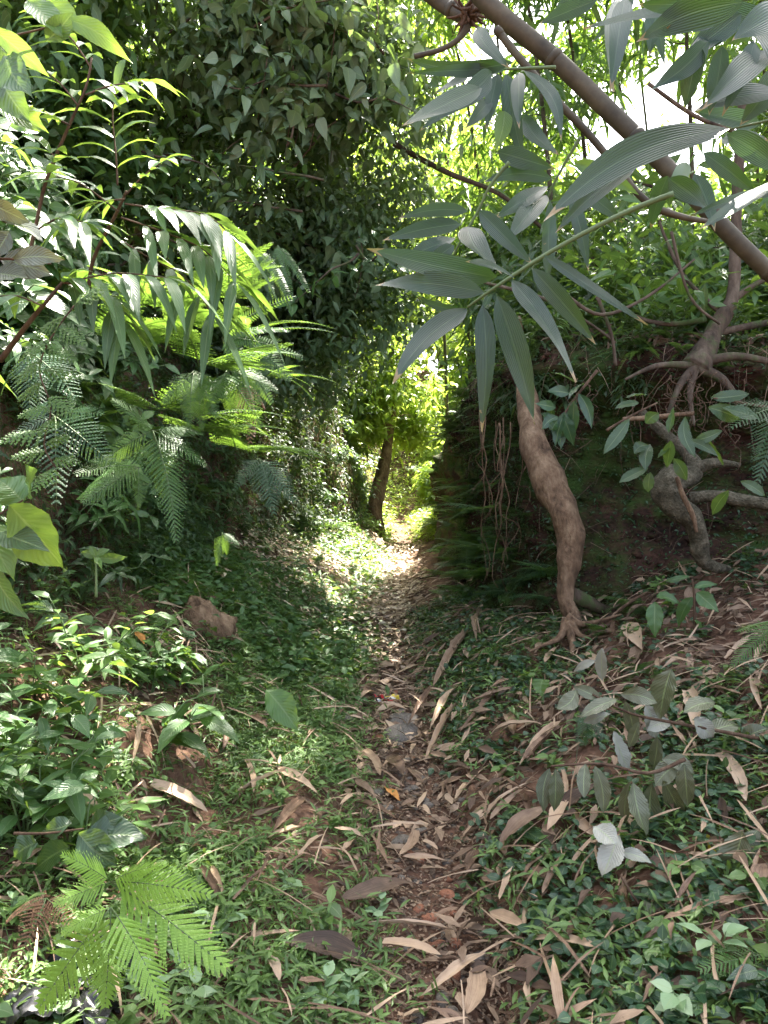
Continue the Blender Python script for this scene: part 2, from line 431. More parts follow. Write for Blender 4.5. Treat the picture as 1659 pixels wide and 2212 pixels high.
n = fbm(BX * np.array([1.5, 1.5, 2.6]), 5, 4) * .2 + vnoise(BX * np.array([3, 3, 14.]), 9) * .05 + fbm(BX * 10, 10, 3) * .07
BX[:, :, 0] += OUT[:, None, 0] * n; BX[:, :, 1] += OUT[:, None, 1] * n; BX[:, :, 2] += .25 * n
# plateau running back from the lip
ext = []
for (o, dz) in [(.4, .03), (.9, .06), (1.5, .1), (2.2, .15), (3, .2), (4.5, .3), (7, .5), (12, .8), (20, 1.0), (45, 0)]:
    p = BX[:, len(po) - 1].copy(); p[:, 0] += .8 * o; p[:, 1] += .6 * o; p[:, 2] += dz + .08 * fbm(p * 1.3, 21, 3)
    ext.append(p)
BX = np.concatenate([BX, np.stack(ext, 1)], 1)
nb, mbk = BX.shape[:2]
ii = (np.arange(nb - 1)[:, None] * mbk + np.arange(mbk - 1)[None]).ravel()
BF = np.stack([ii, ii + mbk, ii + mbk + 1, ii + 1], -1)
mb = MB(); mb.add(BX.reshape(-1, 3), BF, .5, np.zeros((len(BF), 4, 2)))
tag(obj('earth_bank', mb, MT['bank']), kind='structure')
LIP = len(po) - 14
BVH = BVHTree.FromPolygons([tuple(v) for v in np.concatenate([GV, BX.reshape(-1, 3)])], [tuple(map(int, f)) for f in np.concatenate([GF, BF + len(GV)])])
def hit(X, Y):
    r = nrm(ray(X, Y)); h = BVH.ray_cast(Vector(CAM), Vector(r))
    return (np.array(h[0]), np.array(h[1]) * (1 if h[1].dot(Vector(r)) < 0 else -1)) if h[0] is not None else (at(X, Y, 8), np.array([0, 0, 1.]))
def gz(x, y): return float(H(x, y))
def gn(x, y):
    e = .08
    return nrm(np.array([-(gz(x + e, y) - gz(x - e, y)) / (2 * e), -(gz(x, y + e) - gz(x, y - e)) / (2 * e), 1.0]))
def inbank(x, y):
    wx = np.interp(y, WL[::1, 1][np.argsort(WL[:, 1])], WL[:, 0][np.argsort(WL[:, 1])])
    return x > wx - .05

# ------------------------------------------------------------------ sun and shafts of light
AZ, EL = math.radians(22), math.radians(58)
SUN = np.array([math.sin(AZ) * math.cos(EL), math.cos(AZ) * math.cos(EL), math.sin(EL)])
SHAFT = [((-.75, 10.3, .4), .5), ((-.45, 9.6, .2), .4), ((-.9, 11.2, .7), .45), ((-.8, 8.6, .35), .16), ((-.65, 7.4, .25), .15), ((-.85, 6.8, .35), .12), ((-.5, 6.9, .15), .1), ((-1.0, 7.9, .5), .14), ((-.1, 9.5, .1), .35), ((-.35, 10.0, .3), .42), ((.05, 10.6, .05), .42), ((.3, 11.2, .05), .4), ((-.55, 11.2, .6), .35), ((-.3, 8.9, .15), .22), ((-.5, 8.1, .15), .16), ((-.25, 7.6, .1), .1), ((-.75, 9.1, .5), .2),
         ((-.1, 12.0, .2), .3), ((-.9, 3.35, 1.25), .14), ((-.85, 3.2, .95), .1), ((-1.2, 3.3, .35), .16), ((-1.05, 3.6, .45), .12), ((-1.45, 3.0, .5), .13), ((-.6, 4.4, .3), .1), ((-1.3, 2.6, .2), .1),
         ((-.55, 3.4, .1), .07), ((-.95, 2.2, .35), .12), ((-.5, 5.6, .3), .1), ((.4, 2.4, .05), .06), ((-1.6, 3.6, 2.2), .3), ((-1.3, 3.4, 1.9), .2), ((.1, 4.1, 0), .05), ((.8, 2.6, .3), .08),
         ((1.1, 4.3, .5), .07), ((-.7, 2.7, .1), .07), ((-1.1, 4.3, .8), .12), ((-.15, 6.3, .05), .06), ((.25, 3.3, .05), .04)]
for u_, v_, r_ in [(330, 520, .28), (345, 535, .3), (330, 550, .28), (350, 560, .3), (370, 570, .28), (385, 575, .28), (400, 575, .28), (415, 573, .25), (340, 580, .25), (362, 586, .22), (318, 565, .22), (355, 545, .3), (325, 600, .17), (345, 615, .13), (308, 590, .13), (330, 640, .11), (350, 650, .08),
                    (300, 620, .09), (315, 662, .09), (285, 600, .07), (365, 600, .13), (340, 600, .14), (350, 690, .06), (270, 640, .06), (310, 700, .05), (335, 565, .25), (375, 555, .25), (320, 540, .2), (310, 625, .08), (340, 630, .08), (260, 575, .06), (240, 660, .05), (290, 560, .07)]:
    SHAFT.append((tuple(hit(u_ / K, v_ / K)[0]), r_))
def keep(P):
    k = np.ones(len(P), bool)
    for q, r in SHAFT:
        v = P - np.array(q); t = v @ SUN
        dd = np.linalg.norm(v - t[:, None] * SUN, axis=1)
        k &= ~((dd < r) & (t > .7))
    return k

# ------------------------------------------------------------------ crowns
def clumps(ells, n, reject=None, hole=-.12):
    out = []
    wts = np.array([e[1][0] * e[1][1] * e[1][2] for e in ells]); wts = wts ** .8 / (wts ** .8).sum()
    while len(out) < n:
        c, r = ells[RS.choice(len(ells), p=wts)]
        p = RS.normal(size=3); p = p / np.linalg.norm(p) * RS.rand() ** .45
        q = np.array(c) + p * np.array(r)
        if fbm(q[None] * .9, 40, 2)[0] < hole: continue
        if reject and reject(q): continue
        out.append(q)
    return np.array(out)

def foliage(mb, C, per, rc, L, W, prof, droop=.35, zb=-.25, flat=.6, halves=False, fold=.25, up=.8, cut=True, m=0):
    n = len(C) * per
    cc = np.repeat(C, per, 0); off = RS.normal(size=(n, 3)) * rc * np.array([1, 1, flat])
    P = cc + off
    if cut: P = P[keep(P)]
    n = len(P)
    D = rdir(n, zb, .5)
    N = nrm(RS.normal(size=(n, 3)) * .6 + np.array([0, -.3, up]))
    l = L * (.6 + .8 * RS.rand(n)); w = W * (.7 + .6 * RS.rand(n))
    leaves(mb, P, D, N, l, w, prof, droop, fold, halves=halves, m=m)

def limbs(mb, trunk_pts, C, r0=.02, k=40, sides=5, m=0):
    """branches from the trunk out to a sample of the clumps"""
    T = np.array(trunk_pts)
    for q in C[:k]:
        up = T[T[:, 2] < q[2] + .3]
        if not len(up): up = T[:1]
        a = up[np.argmin(np.linalg.norm(up - q, axis=1) - .3 * up[:, 2])]
        midp = (a + q) / 2 + RS.normal(size=3) * .12 * np.linalg.norm(q - a) + np.array([0, 0, .12 * np.linalg.norm(q - a)])
        tube(mb, [a, (a * .7 + midp * .3), midp, q], [r0, r0 * .8, r0 * .5, r0 * .18], sides, .5, m=m, sub=3)

def tree(name, label, cat, pts, rad, ells, ncl, per, rc, L, W, prof, mat, bark='bark', group=None, reject=None, nl=40, r0=.03, hole=-.12, **kw):
    pts = np.array(pts, float)
    t = thing(name, label, cat, pts[0], group)
    C = clumps(ells, ncl, reject, hole)
    a = MB(); tube(a, pts, rad, 10, sub=6, rough=.25); limbs(a, np.array(pts), C, r0, nl); obj('trunk', a, MT[bark], t)
    b = MB(); foliage(b, C, per, rc, L, W, prof, **kw); obj('crown', b, MT[mat], t)
    return t

# big vine-draped tree hanging over the left bank
tree('vine_draped_tree', 'large dark tree draped in heart-leaved vines arching over the left bank', 'tree',
     [(-2.9, 8.3, 2.6), (-2.6, 8.0, 3.6), (-2.0, 7.6, 4.8), (-1.4, 7.3, 6.0), (-.9, 7.2, 7.0)], [.2, .17, .13, .1, .05],
     [((-1.55, 7.4, 5.2), (1.75, 1.2, 2.1)), ((-.65, 7.7, 3.7), (.85, .9, 1.7)), ((-.2, 8.0, 4.6), (.8, .8, 2.2)), ((-.7, 7.6, 5.6), (.9, .8, 1.6))], 430, 80, .2, .085, .052, 'ovate3', 'vine', hole=-.32, nl=70, r0=.025, droop=.5, zb=-.25)
tree('understory_tree', 'dark fine-leaved tree filling the shade left of the path beneath the vines', 'tree',
     [(-1.9, 9.2, 2.2), (-1.6, 9.0, 3.0), (-1.0, 8.8, 3.8), (-.5, 8.6, 4.4)], [.1, .08, .06, .03],
     [((-.9, 8.9, 3.5), (1.1, .8, 1.2)), ((-1.7, 8.2, 3.3), (.8, .8, 1.2)), ((-.35, 9.6, 2.9), (.45, .6, .9))], 170, 80, .2, .11, .03, 'lance3', 'dark', nl=50, r0=.015)
t = thing('vine', 'pale heart-leaved vines draped over the outer side of the dark tree', 'vine', (-1.0, 6.6, 3.4))
C = clumps([((-.9, 6.4, 5.2), (.9, .25, 1.1)), ((-.2, 6.9, 4.6), (.45, .3, 1.3)), ((-1.7, 6.3, 5.6), (.7, .25, .7)), ((-.25, 6.9, 5.3), (.4, .3, .8))], 105, hole=-.4)
b = MB(); foliage(b, C, 22, .16, .12, .1, 'heart', droop=.4, zb=-.5, flat=.9, up=.5, halves=True); obj('foliage', b, MT['vinelight'], t)
b = MB()
for q in C[:36]:
    b = MB(); tube(b, [q + [0, .1, .3], q + [.05, 0, 0], q - [.03, 0, .35 + .3 * RS.rand()]], [.004, .004, .002], 4, sub=4); obj('stem', b, MT['twig'], t)
for k in range(16):
    q = np.array([-2.2 + 2.4 * RS.rand(), 6.1 + .5 * RS.rand(), 3.2 + 2.6 * RS.rand()]); d = nrm(np.array([RS.normal() * .8 + .3, -.1, RS.normal() * .5]))
    b = MB(); L_ = .5 + .7 * RS.rand(); pts = [q + d * L_ * s_ + np.array([0, 0, -.18 * L_ * s_ * s_]) + RS.normal(size=3) * .025 for s_ in np.linspace(0, 1, 6)]; tube(b, pts, np.linspace(.012, .003, 6), 6, sub=3)
    P_ = np.array([pts[i_] + RS.normal(size=3) * .04 for i_ in range(1, 6) for _ in range(4)]); leaves(b, P_, rdir(20, -.3, .5), RS.normal(size=(20, 3)) * .4 + [0, -.5, .7], .08 + .09 * RS.rand(20), .05 + .04 * RS.rand(20), 'ovate', .3, .2, m=1)
    o = obj('twig', b.mesh('twig', [MT['bark'], MT[['vinelight', 'mid', 'vine'][k % 3]]]), None); tag(o, None, 'twig', 'twigs reaching out of the dark tree'); auto(o, 'bare-stemmed leafy twig reaching out', 'of the dark vine-draped tree', q)
tree('bank_top_tree', 'broad dark tree standing on top of the left bank', 'tree',
     [(-4.0, 6.0, 3.4), (-3.8, 6.0, 4.6), (-3.4, 5.9, 6.0)], [.16, .13, .08],
     [((-3.2, 5.9, 5.3), (1.3, 1.2, 1.7)), ((-2.7, 6.2, 4.4), (.9, .9, 1.2))], 170, 70, .22, .14, .07, 'ovate3', 'mid', nl=40, r0=.02)
for i, (x, y, h, lab) in enumerate([(-5.5, 10, 8.5, 'tall leafy tree behind the vine-draped tree on the left'), (-3.4, 12.5, 8.5, 'leafy tree glimpsed through gaps beyond the left bank'), (-1.9, 14.5, 8, 'yellow-green tree behind the dark vine curtain'), (-6.5, 6.5, 8, 'leafy tree at the far upper left edge')]):
    z = gz(x, y)
    tree('tree', lab, 'tree', [(x, y, z - .2), (x + .2, y, h * .5), (x + .4, y - .2, h)], [.17, .13, .05],
         [((x + .3, y, h * .72), (1.9, 1.6, h * .33))], 200, 60, .34, .2, .09, 'ovate3', 'sunny' if i in (2,) else 'light' if i != 3 else 'mid', nl=30, group='trees beyond the left bank')

# sunlit trees where the lane opens out
tree('leaning_tree', 'small leaning tree with rough trunk and yellow-green leaves at the far left of the lane', 'tree',
     [(-.18, 13.2, .15), (-.16, 13.3, .9), (-.02, 13.5, 1.6), (.12, 13.7, 2.4), (.3, 14.0, 3.4)], [.24, .15, .12, .08, .03],
     [((.05, 13.8, 3.2), (.85, .7, 1.15)), ((-.5, 13.3, 2.6), (.6, .6, .8)), ((.55, 14.2, 2.5), (.35, .5, .5))], 120, 60, .17, .17, .06, 'lance3', 'sunny', bark='pale', nl=30, r0=.015)
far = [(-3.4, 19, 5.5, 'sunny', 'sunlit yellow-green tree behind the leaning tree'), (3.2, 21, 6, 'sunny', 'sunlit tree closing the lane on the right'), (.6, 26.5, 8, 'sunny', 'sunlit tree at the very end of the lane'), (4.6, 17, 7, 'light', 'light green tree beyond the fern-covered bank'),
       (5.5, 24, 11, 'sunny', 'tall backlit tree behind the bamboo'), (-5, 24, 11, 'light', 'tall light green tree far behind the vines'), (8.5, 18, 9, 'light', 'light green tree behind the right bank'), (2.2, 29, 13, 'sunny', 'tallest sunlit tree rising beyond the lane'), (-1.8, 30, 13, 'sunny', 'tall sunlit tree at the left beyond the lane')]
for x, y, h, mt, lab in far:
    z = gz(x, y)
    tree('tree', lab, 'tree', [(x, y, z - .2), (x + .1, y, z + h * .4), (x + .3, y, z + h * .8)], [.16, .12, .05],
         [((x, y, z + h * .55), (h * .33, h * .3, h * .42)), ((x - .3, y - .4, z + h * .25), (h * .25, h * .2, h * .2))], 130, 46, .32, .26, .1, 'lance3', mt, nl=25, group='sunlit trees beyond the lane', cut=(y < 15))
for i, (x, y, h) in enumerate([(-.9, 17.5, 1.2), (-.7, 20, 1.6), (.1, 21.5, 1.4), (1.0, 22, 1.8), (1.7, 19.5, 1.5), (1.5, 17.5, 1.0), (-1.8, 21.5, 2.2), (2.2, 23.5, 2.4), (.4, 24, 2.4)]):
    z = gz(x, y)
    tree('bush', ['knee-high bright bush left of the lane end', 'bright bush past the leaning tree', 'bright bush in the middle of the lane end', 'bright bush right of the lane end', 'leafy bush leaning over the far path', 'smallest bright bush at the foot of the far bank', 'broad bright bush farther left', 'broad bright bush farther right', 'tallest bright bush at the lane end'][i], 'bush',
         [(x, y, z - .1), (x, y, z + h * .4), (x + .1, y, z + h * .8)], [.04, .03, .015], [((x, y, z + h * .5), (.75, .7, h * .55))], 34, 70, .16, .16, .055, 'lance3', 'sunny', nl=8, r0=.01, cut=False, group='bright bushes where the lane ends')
for i, (x, y) in enumerate([(-16, 30), (-10, 33), (-4, 35), (1.5, 36), (7, 34), (13, 31), (19, 27), (-20, 22), (-14, 16), (13, 19), (17, 12), (16, 5), (-13, 8)]):
    h = 9 + 3 * RS.rand(); z = gz(x, y) if x < 2 else max(gz(x, y), 2)
    tree('forest_tree', '%s forest tree in the wooded background' % ['pale', 'rounded', 'broad', 'hazy', 'leafy', 'tall', 'bushy', 'leaning', 'dense', 'spreading', 'shaggy', 'stout', 'mossy'][i], 'tree',
         [(x, y, z - .3), (x, y, z + h * .5), (x + .4, y, z + h)], [.25, .18, .06],
         [((x, y, z + h * .6), (3.6, 3, h * .45)), ((x, y, z + h * .25), (3.2, 2.5, h * .25))], 200, 36, .6, .5, .24, 'ovate3', 'light' if i % 2 else 'mid', nl=16, group='background forest trees', cut=False)

# ------------------------------------------------------------------ bamboo thicket behind the right bank
def gap(q):
    # the openings where sky shows between the culms
    for X, Y, r in ((1400, 270, .055), (1310, 310, .035), (1060, 90, .03), (1560, 380, .035), (1440, 180, .03), (1600, 330, .02)):
        d = nrm(ray(X, Y)); v = q - CAM; tt = v @ d
        if np.linalg.norm(v - tt * d) < r * tt + .12: return True
    return False
def bamboo(i, x, y, z, h, lx, ly, ncl, mat, lab):
    t = thing('bamboo', lab, 'bamboo', (x, y, z), 'bamboo in the thicket behind the right bank')
    pts = [np.array([x + lx * s ** 2, y + ly * s ** 2, z + h * (s - .12 * s ** 3)]) for s in np.linspace(0, 1, 9)]
    a = MB()
    tube(a, pts, np.linspace(.035, .008, 9), 8, sub=3)
    for k in range(1, 16):
        s = k / 17; p = np.array([x + lx * s ** 2, y + ly * s ** 2, z + h * (s - .12 * s ** 3)]); r = .037 - .026 * s
        tube(a, [p - np.array([0, 0, .008]), p, p + np.array([0, 0, .008])], [r * .95, r * 1.12, r * .95], 8)
    C = []; tw = a
    while len(C) < ncl:
        s = .2 + .8 * RS.rand(); p = np.array([x + lx * s ** 2, y + ly * s ** 2, z + h * (s - .12 * s ** 3)])
        d = rdir(1, .1, .4)[0]; q = p + d * (.3 + 1.1 * RS.rand()) * np.array([1, 1, .7]) + np.array([0, 0, -.2 * RS.rand()])
        if gap(q): continue
        C.append(q); 
        if RS.rand() < .45: tube(tw, [p, (p + q) / 2 + np.array([0, 0, .1]), q], [.007, .005, .002], 4, sub=2)
    obj('culm', a, MT['culm'], t)
    b = MB(); C = np.array(C)
    foliage(b, C, 40, .2, .27, .046, 'lance3', droop=.45, zb=-.4, flat=.7, up=.4)
    obj('foliage', b, MT[mat], t)
    return t
spots = [(1.7, 9.9, 8, -.5, .2), (1.9, 8.2, 7.5, -.9, .2), (2.6, 9.2, 8, -1.2, -.6), (3.3, 8.0, 7, -.7, -.6), (2.2, 11, 9, -1.6, 0), (3.6, 10.5, 9, -1.4, -.4), (4.6, 9, 8, -1, -1), (5.4, 10.8, 9, -1, -.8), (1.5, 12.6, 8, -.4, .3), (4.6, 12.5, 10, -1.5, -1), (6.3, 9.2, 8, -1.2, -1.2), (2.9, 13.6, 9, -1, 0), (6.9, 12, 9, -1.5, -1), (4.0, 7.0, 7, -.6, .3), (1.35, 11.6, 8, -1.3, .3), (1.2, 14.2, 9, -1.2, .4), (1.5, 10.4, 7.5, -.9, .2)]
words = ['slender', 'arching', 'dense', 'straight', 'feathery', 'tall', 'drooping', 'leafy', 'thin', 'backlit', 'shaded', 'swaying', 'bushy', 'young', 'leaning', 'bright', 'graceful']
for i, (x, y, h, lx, ly) in enumerate(spots):
    bamboo(i, x, y, 2.1, h, lx, ly, 34 if i < 13 else 22 if i == 13 else 48, (['bam', 'mid', 'bam', 'light', 'bam'][i % 5] if i < 14 else 'sunny'), '%s bamboo standing in the thicket %s' % (words[i], 'just behind the bank lip' if y < 9 else 'farther back behind the right bank' if y < 11.5 else 'deepest behind the right bank'))

for i, (x, y, z, rx, ry, rz, mt, lab) in enumerate([(1.9, 6.9, 3.0, .8, .7, .7, 'dark', 'dark thicket shrub behind the pale trunk'), (2.9, 6.5, 3.0, .8, .7, .7, 'mid', 'leafy thicket shrub behind the crooked tree'), (3.7, 6.4, 3.5, .8, .8, 1.0, 'dark', 'tall dark thicket shrub at the right edge'),
        (1.5, 8.3, 3.2, .7, .8, 1.1, 'mid', 'upright thicket shrub at the inner corner of the bank'), (2.8, 8.0, 3.9, 1.1, .8, 1.1, 'dark', 'tall dark thicket shrub in the middle of the bank top'), (4.3, 8.3, 4.2, 1.2, 1, 1.4, 'mid', 'tallest thicket shrub toward the right edge'), (1.6, 9.6, 4.2, .7, .8, 1.2, 'bam', 'narrow-leaved thicket shrub far back on the bank')]):
    tree('thicket_shrub', lab, 'shrub', [(x, y, 2.1), (x + .1, y, z), (x + .1, y, z + rz * .6)], [.035, .025, .01], [((x, y, z), (rx, ry, rz))], 60, 46, .17, .15, .05, 'ovate3', mt, nl=26, r0=.012, reject=gap, group='thicket shrubs on the right bank', hole=-.2)

# crowns overhead that throw the shade on the near path
tree('overhanging_tree', 'large tree whose high crown shades the near path', 'tree',
     [(4.6, 5.6, 2.2), (4.5, 5.6, 4.5), (4.0, 5.5, 6.8), (3.2, 5.4, 8.2)], [.2, .17, .13, .06],
     [((3.3, 5.4, 8.3), (2.6, 2.6, 1.0)), ((1.5, 5.0, 8.4), (2.0, 2.6, .8)), ((4.5, 8.5, 8.8), (2.6, 2.2, .9)), ((2.4, 8.2, 8.8), (2.2, 2.2, .7))], 230, 52, .34, .26, .085, 'ovate3', 'mid', nl=50, r0=.03)

# ------------------------------------------------------------------ plant prototypes (shared meshes)
def sprig(nst, h, spread, L, W, prof, per, droop, leafmat_, lean=.5, z0=.25, stem_r=.0025, halves=True, pend=0.0, fold=.2):
    mb = MB()
    for s in range(nst):
        a = RS.rand() * 6.283; d = np.array([math.cos(a), math.sin(a), 0]) * spread * (.4 + .8 * RS.rand())
        hh = h * (.7 + .5 * RS.rand())
        pts = np.array([d * t ** 1.4 + np.array([0, 0, hh * (t - lean * .5 * t ** 3)]) for t in np.linspace(0, 1, 7)])
        pts[1:-1] += RS.normal(size=(5, 3)) * .012 * h / .3
        tube(mb, pts, np.linspace(stem_r * 1.4, stem_r * .6, 7), 4, m=0)
        t = z0 + (1 - z0) * (np.arange(per) + .5 * RS.rand(per)) / per
        P = np.stack([np.interp(t * 6, np.arange(7), pts[:, k]) for k in range(3)], -1)
        az = a + np.arange(per) * 2.4 + RS.rand(per) * .8
        az[-1] = a
        D = np.stack([np.cos(az), np.sin(az), .35 - pend + .3 * RS.normal(size=per)], -1)
        N = nrm(RS.normal(size=(per, 3)) * .3 + np.array([0, 0, 1]))
        leaves(mb, P, D, N, L * (.7 + .5 * RS.rand(per)), W * (.75 + .4 * RS.rand(per)), prof, droop, fold, halves=halves, m=1, wav=.08)
    return mb.mesh('plant', [MT['stem'], MT[leafmat_]])

def frond_bi(npin=20, wd=.32, arch=.25, pinprof='pin', npl=11, matn='fern', pl=.9, core=.46):
    mb = MB()
    ts = np.linspace(0, 1, 9); rp = np.stack([np.zeros(9), ts, -arch * ts ** 2], -1)
    tube(mb, rp, np.linspace(.008, .002, 9), 4, m=0)
    P = []; D = []; L = []; W = []
    for i in range(npin):
        t = .12 + .86 * (i / npin) ** .95
        y = t; z = -arch * t * t
        ln = wd * min(1, .55 + t * 2) * (1 - t) ** .75 + .015
        for sd in (-1, 1):
            ang = math.radians(68 - 22 * t + RS.normal() * 3); ln = ln * (1 + RS.normal() * .05)
            dv = np.array([sd * math.sin(ang), math.cos(ang), -.18])
            a = np.array([0, y, z]); sw = .16 * ln
            np_ = max(3, int(npl * ln / wd) + 2)
            for j in range(np_):
                s = (j + .4) / np_; q = a + dv * ln * s + np.array([0, sw * s * s, -.12 * ln * s * s])
                wl = .40 / npin * pl * (1 - .75 * s) * min(1, .5 + ln / wd)
                for s2 in (-1, 1):
                    pd = nrm(np.array([dv[0] * .45 - s2 * dv[1], dv[1] * .45 + s2 * dv[0], -.05]))
                    P.append(q); D.append(pd); L.append(wl); W.append(ln / np_ * .85)
            P.append(a + dv * ln * .9); D.append(dv); L.append(ln * .14); W.append(ln * .06)
            P.append(a); D.append(nrm(dv + np.array([0, .08, -.06]))); L.append(ln * 1.02); W.append(core / npin)
    n = len(P)
    leaves(mb, P, D, np.tile([0, 0, 1.], (n, 1)) + RS.normal(size=(n, 3)) * .12, L, W, pinprof, .1, .0, RS.rand(n) * .5 + .2, halves=False, m=1)
    return mb.mesh('frond', [MT['stem'], MT[matn]])

def frond_simple(npin=26, wd=.1, arch=.35, matn='fern', taper=.6):
    mb = MB(); ts = np.linspace(0, 1, 9); rp = np.stack([np.zeros(9), ts, -arch * ts ** 2], -1)
    tube(mb, rp, np.linspace(.007, .002, 9), 4, m=0)
    P = []; D = []; L = []
    for i in range(npin):
        t = .08 + .9 * i / npin; ln = wd * min(1, .5 + 3 * t) * (1 - t ** 2) ** taper + .01
        for sd in (-1, 1):
            P.append([0, t, -arch * t * t]); D.append([sd, .35 + .2 * t, -.15]); L.append(ln)
    n = len(P)
    leaves(mb, P, D, np.tile([0, 0, 1.], (n, 1)) + RS.normal(size=(n, 3)) * .15, L, np.full(n, .9 / npin * .8), 'lance3', .2, .1, RS.rand(n) * .6, halves=False, m=1, wav=.1)
    return mb.mesh('frond', [MT['stem'], MT[matn]])

FR = {
 'a': [frond_bi(), frond_bi(24, .28, .35), frond_bi(18, .36, .15)],
 'd': [frond_bi(15, .34, .3, matn='ferndark', npl=8), frond_bi(14, .3, .5, matn='ferndark', npl=8)],
 's': [frond_simple(), frond_simple(30, .08, .6)],
 'sd': [frond_simple(24, .1, .5, 'ferndark'), frond_simple(28, .09, .8, 'ferndark')],
 'b': [frond_simple(22, .08, .7, 'brownfern', .4), frond_bi(14, .3, .6, matn='brownfern', npl=7)],
 'h': [frond_bi(16, .42, .2, npl=20, pl=.85, matn='fernh', core=.74), frond_bi(18, .38, .3, npl=20, pl=.85, matn='fernh', core=.74)],
}
def orient(B, T, N, wscale=1.0):
    B = np.array(B, float); T = np.array(T, float); Y = T - B; l = np.linalg.norm(Y); Y = Y / l
    N = np.array(N, float); Z = nrm(N - (N @ Y) * Y); X = np.cross(Y, Z)
    M = Matrix.Identity(4)
    for i in range(3):
        M[i][0] = X[i] * l * wscale; M[i][1] = Y[i] * l; M[i][2] = Z[i] * l
        M[i][3] = B[i]
    return M
def add_frond(par, mesh, B, T, N, ws=1.0):
    o = bpy.data.objects.new('frond', mesh); COL.objects.link(o); o.parent = par
    M = orient(np.array(B) - np.array(par.location), np.array(T) - np.array(par.location), N, ws)
    o.matrix_local = M
    return o
def fern(pos, normal, size, n, kind, phrase, zone, group, face=None):
    t = thing('fern', None, 'fern', pos, group); auto(t, phrase, zone, pos)
    normal = nrm(normal)
    for k in range(n):
        a = RS.rand() * 6.283 if face is None else math.atan2(face[1], face[0]) + RS.normal() * .8
        d = nrm(np.array([math.cos(a), math.sin(a), 0]) * .9 + normal * .6 + np.array([0, 0, .25]) + RS.normal(size=3) * .15)
        l = size * (.65 + .5 * RS.rand())
        add_frond(t, FR[kind][RS.randint(len(FR[kind]))], pos, np.array(pos) + d * l, np.array([0, 0, 1.]) + normal * .3)
    return t

def place(mesh, name, pos, scale, phrase, zone, cat, group, normal=None, rz=None, tilt=.5):
    o = bpy.data.objects.new(name, mesh); COL.objects.link(o)
    up = np.array([0, 0, 1.]) if normal is None else nrm(np.array([0, 0, 1.]) * (1 - tilt) + nrm(normal) * tilt)
    q = Vector((0, 0, 1)).rotation_difference(Vector(up)).to_matrix().to_4x4()
    M = Matrix.Translation(Vector(tuple(map(float, pos)))) @ q @ Matrix.Rotation(RS.rand() * 6.28 if rz is None else rz, 4, 'Z') @ Matrix.Scale(scale, 4)
    o.matrix_world = M
    tag(o, None, cat, group); auto(o, phrase, zone, pos)
    return o

def zone(p):
    x, y, z = p
    d = x - float(pathx(y))
    if y < 2.6: dist = 'at the very front'
    elif y < 3.4: dist = 'just ahead of the camera'
    elif y < 4.4: dist = 'before the small earth step'
    elif y < 5.8: dist = 'level with the twisted root'
    elif y < 7.8: dist = 'in the shaded middle of the lane'
    elif y < 12: dist = 'by the sunlit patch of path'
    else: dist = 'where the lane opens out'
    if abs(d) < .26: side = 'on the path'
    elif d < -1.7: side = 'high on the left bank'
    elif d < -.9: side = 'on the lower left bank'
    elif d < 0: side = 'beside the path on its left'
    elif z > 1.9 and x > .8: side = 'on top of the right bank'
    elif z > 1.0 and x > .8: side = 'on the right bank face'
    elif d < .7: side = 'beside the path on its right'
    else: side = 'on the debris slope at right'
    return side + ' ' + dist

PL = {
 'grassy': [sprig(3, .16, .09, .10, .022, 'lance3', 5, .35, 'ground') for _ in range(3)],
 'ovate': [sprig(2, .16, .05, .085, .045, 'ovate', 6, .25, 'ground') for _ in range(3)],
 'heart': [sprig(3, .10, .10, .07, .05, 'heart', 4, .2, 'heart') for _ in range(3)],
 'bush': [sprig(6, .5, .3, .14, .06, 'ovate', 9, .35, 'mid', stem_r=.004) for _ in range(3)],
 'bushdark': [sprig(6, .5, .35, .13, .05, 'ovate', 9, .4, 'dark', stem_r=.004) for _ in range(3)],
 'lbush': [sprig(5, .6, .4, .2, .045, 'lance', 9, .5, 'mid', stem_r=.004) for _ in range(3)],
 'lightbush': [sprig(6, .5, .35, .13, .05, 'ovate', 9, .3, 'light', stem_r=.004) for _ in range(3)],
 'bambusa': [sprig(5, .35, .2, .11, .012, 'lance3', 9, .3, 'light', stem_r=.0015, halves=False) for _ in range(2)],
 'hang': [sprig(7, -.7, .3, .13, .04, 'lance3', 12, .5, 'dark', stem_r=.002, pend=.6) for _ in range(3)],
 'pale': [sprig(2, .14, .05, .085, .055, 'ovate', 5, .2, 'frosh') for _ in range(2)],
 'big': [sprig(3, .5, .25, .26, .12, 'ovate', 5, .35, 'mid', stem_r=.005) for _ in range(2)],
}
def pick(k): return PL[k][RS.randint(len(PL[k]))]

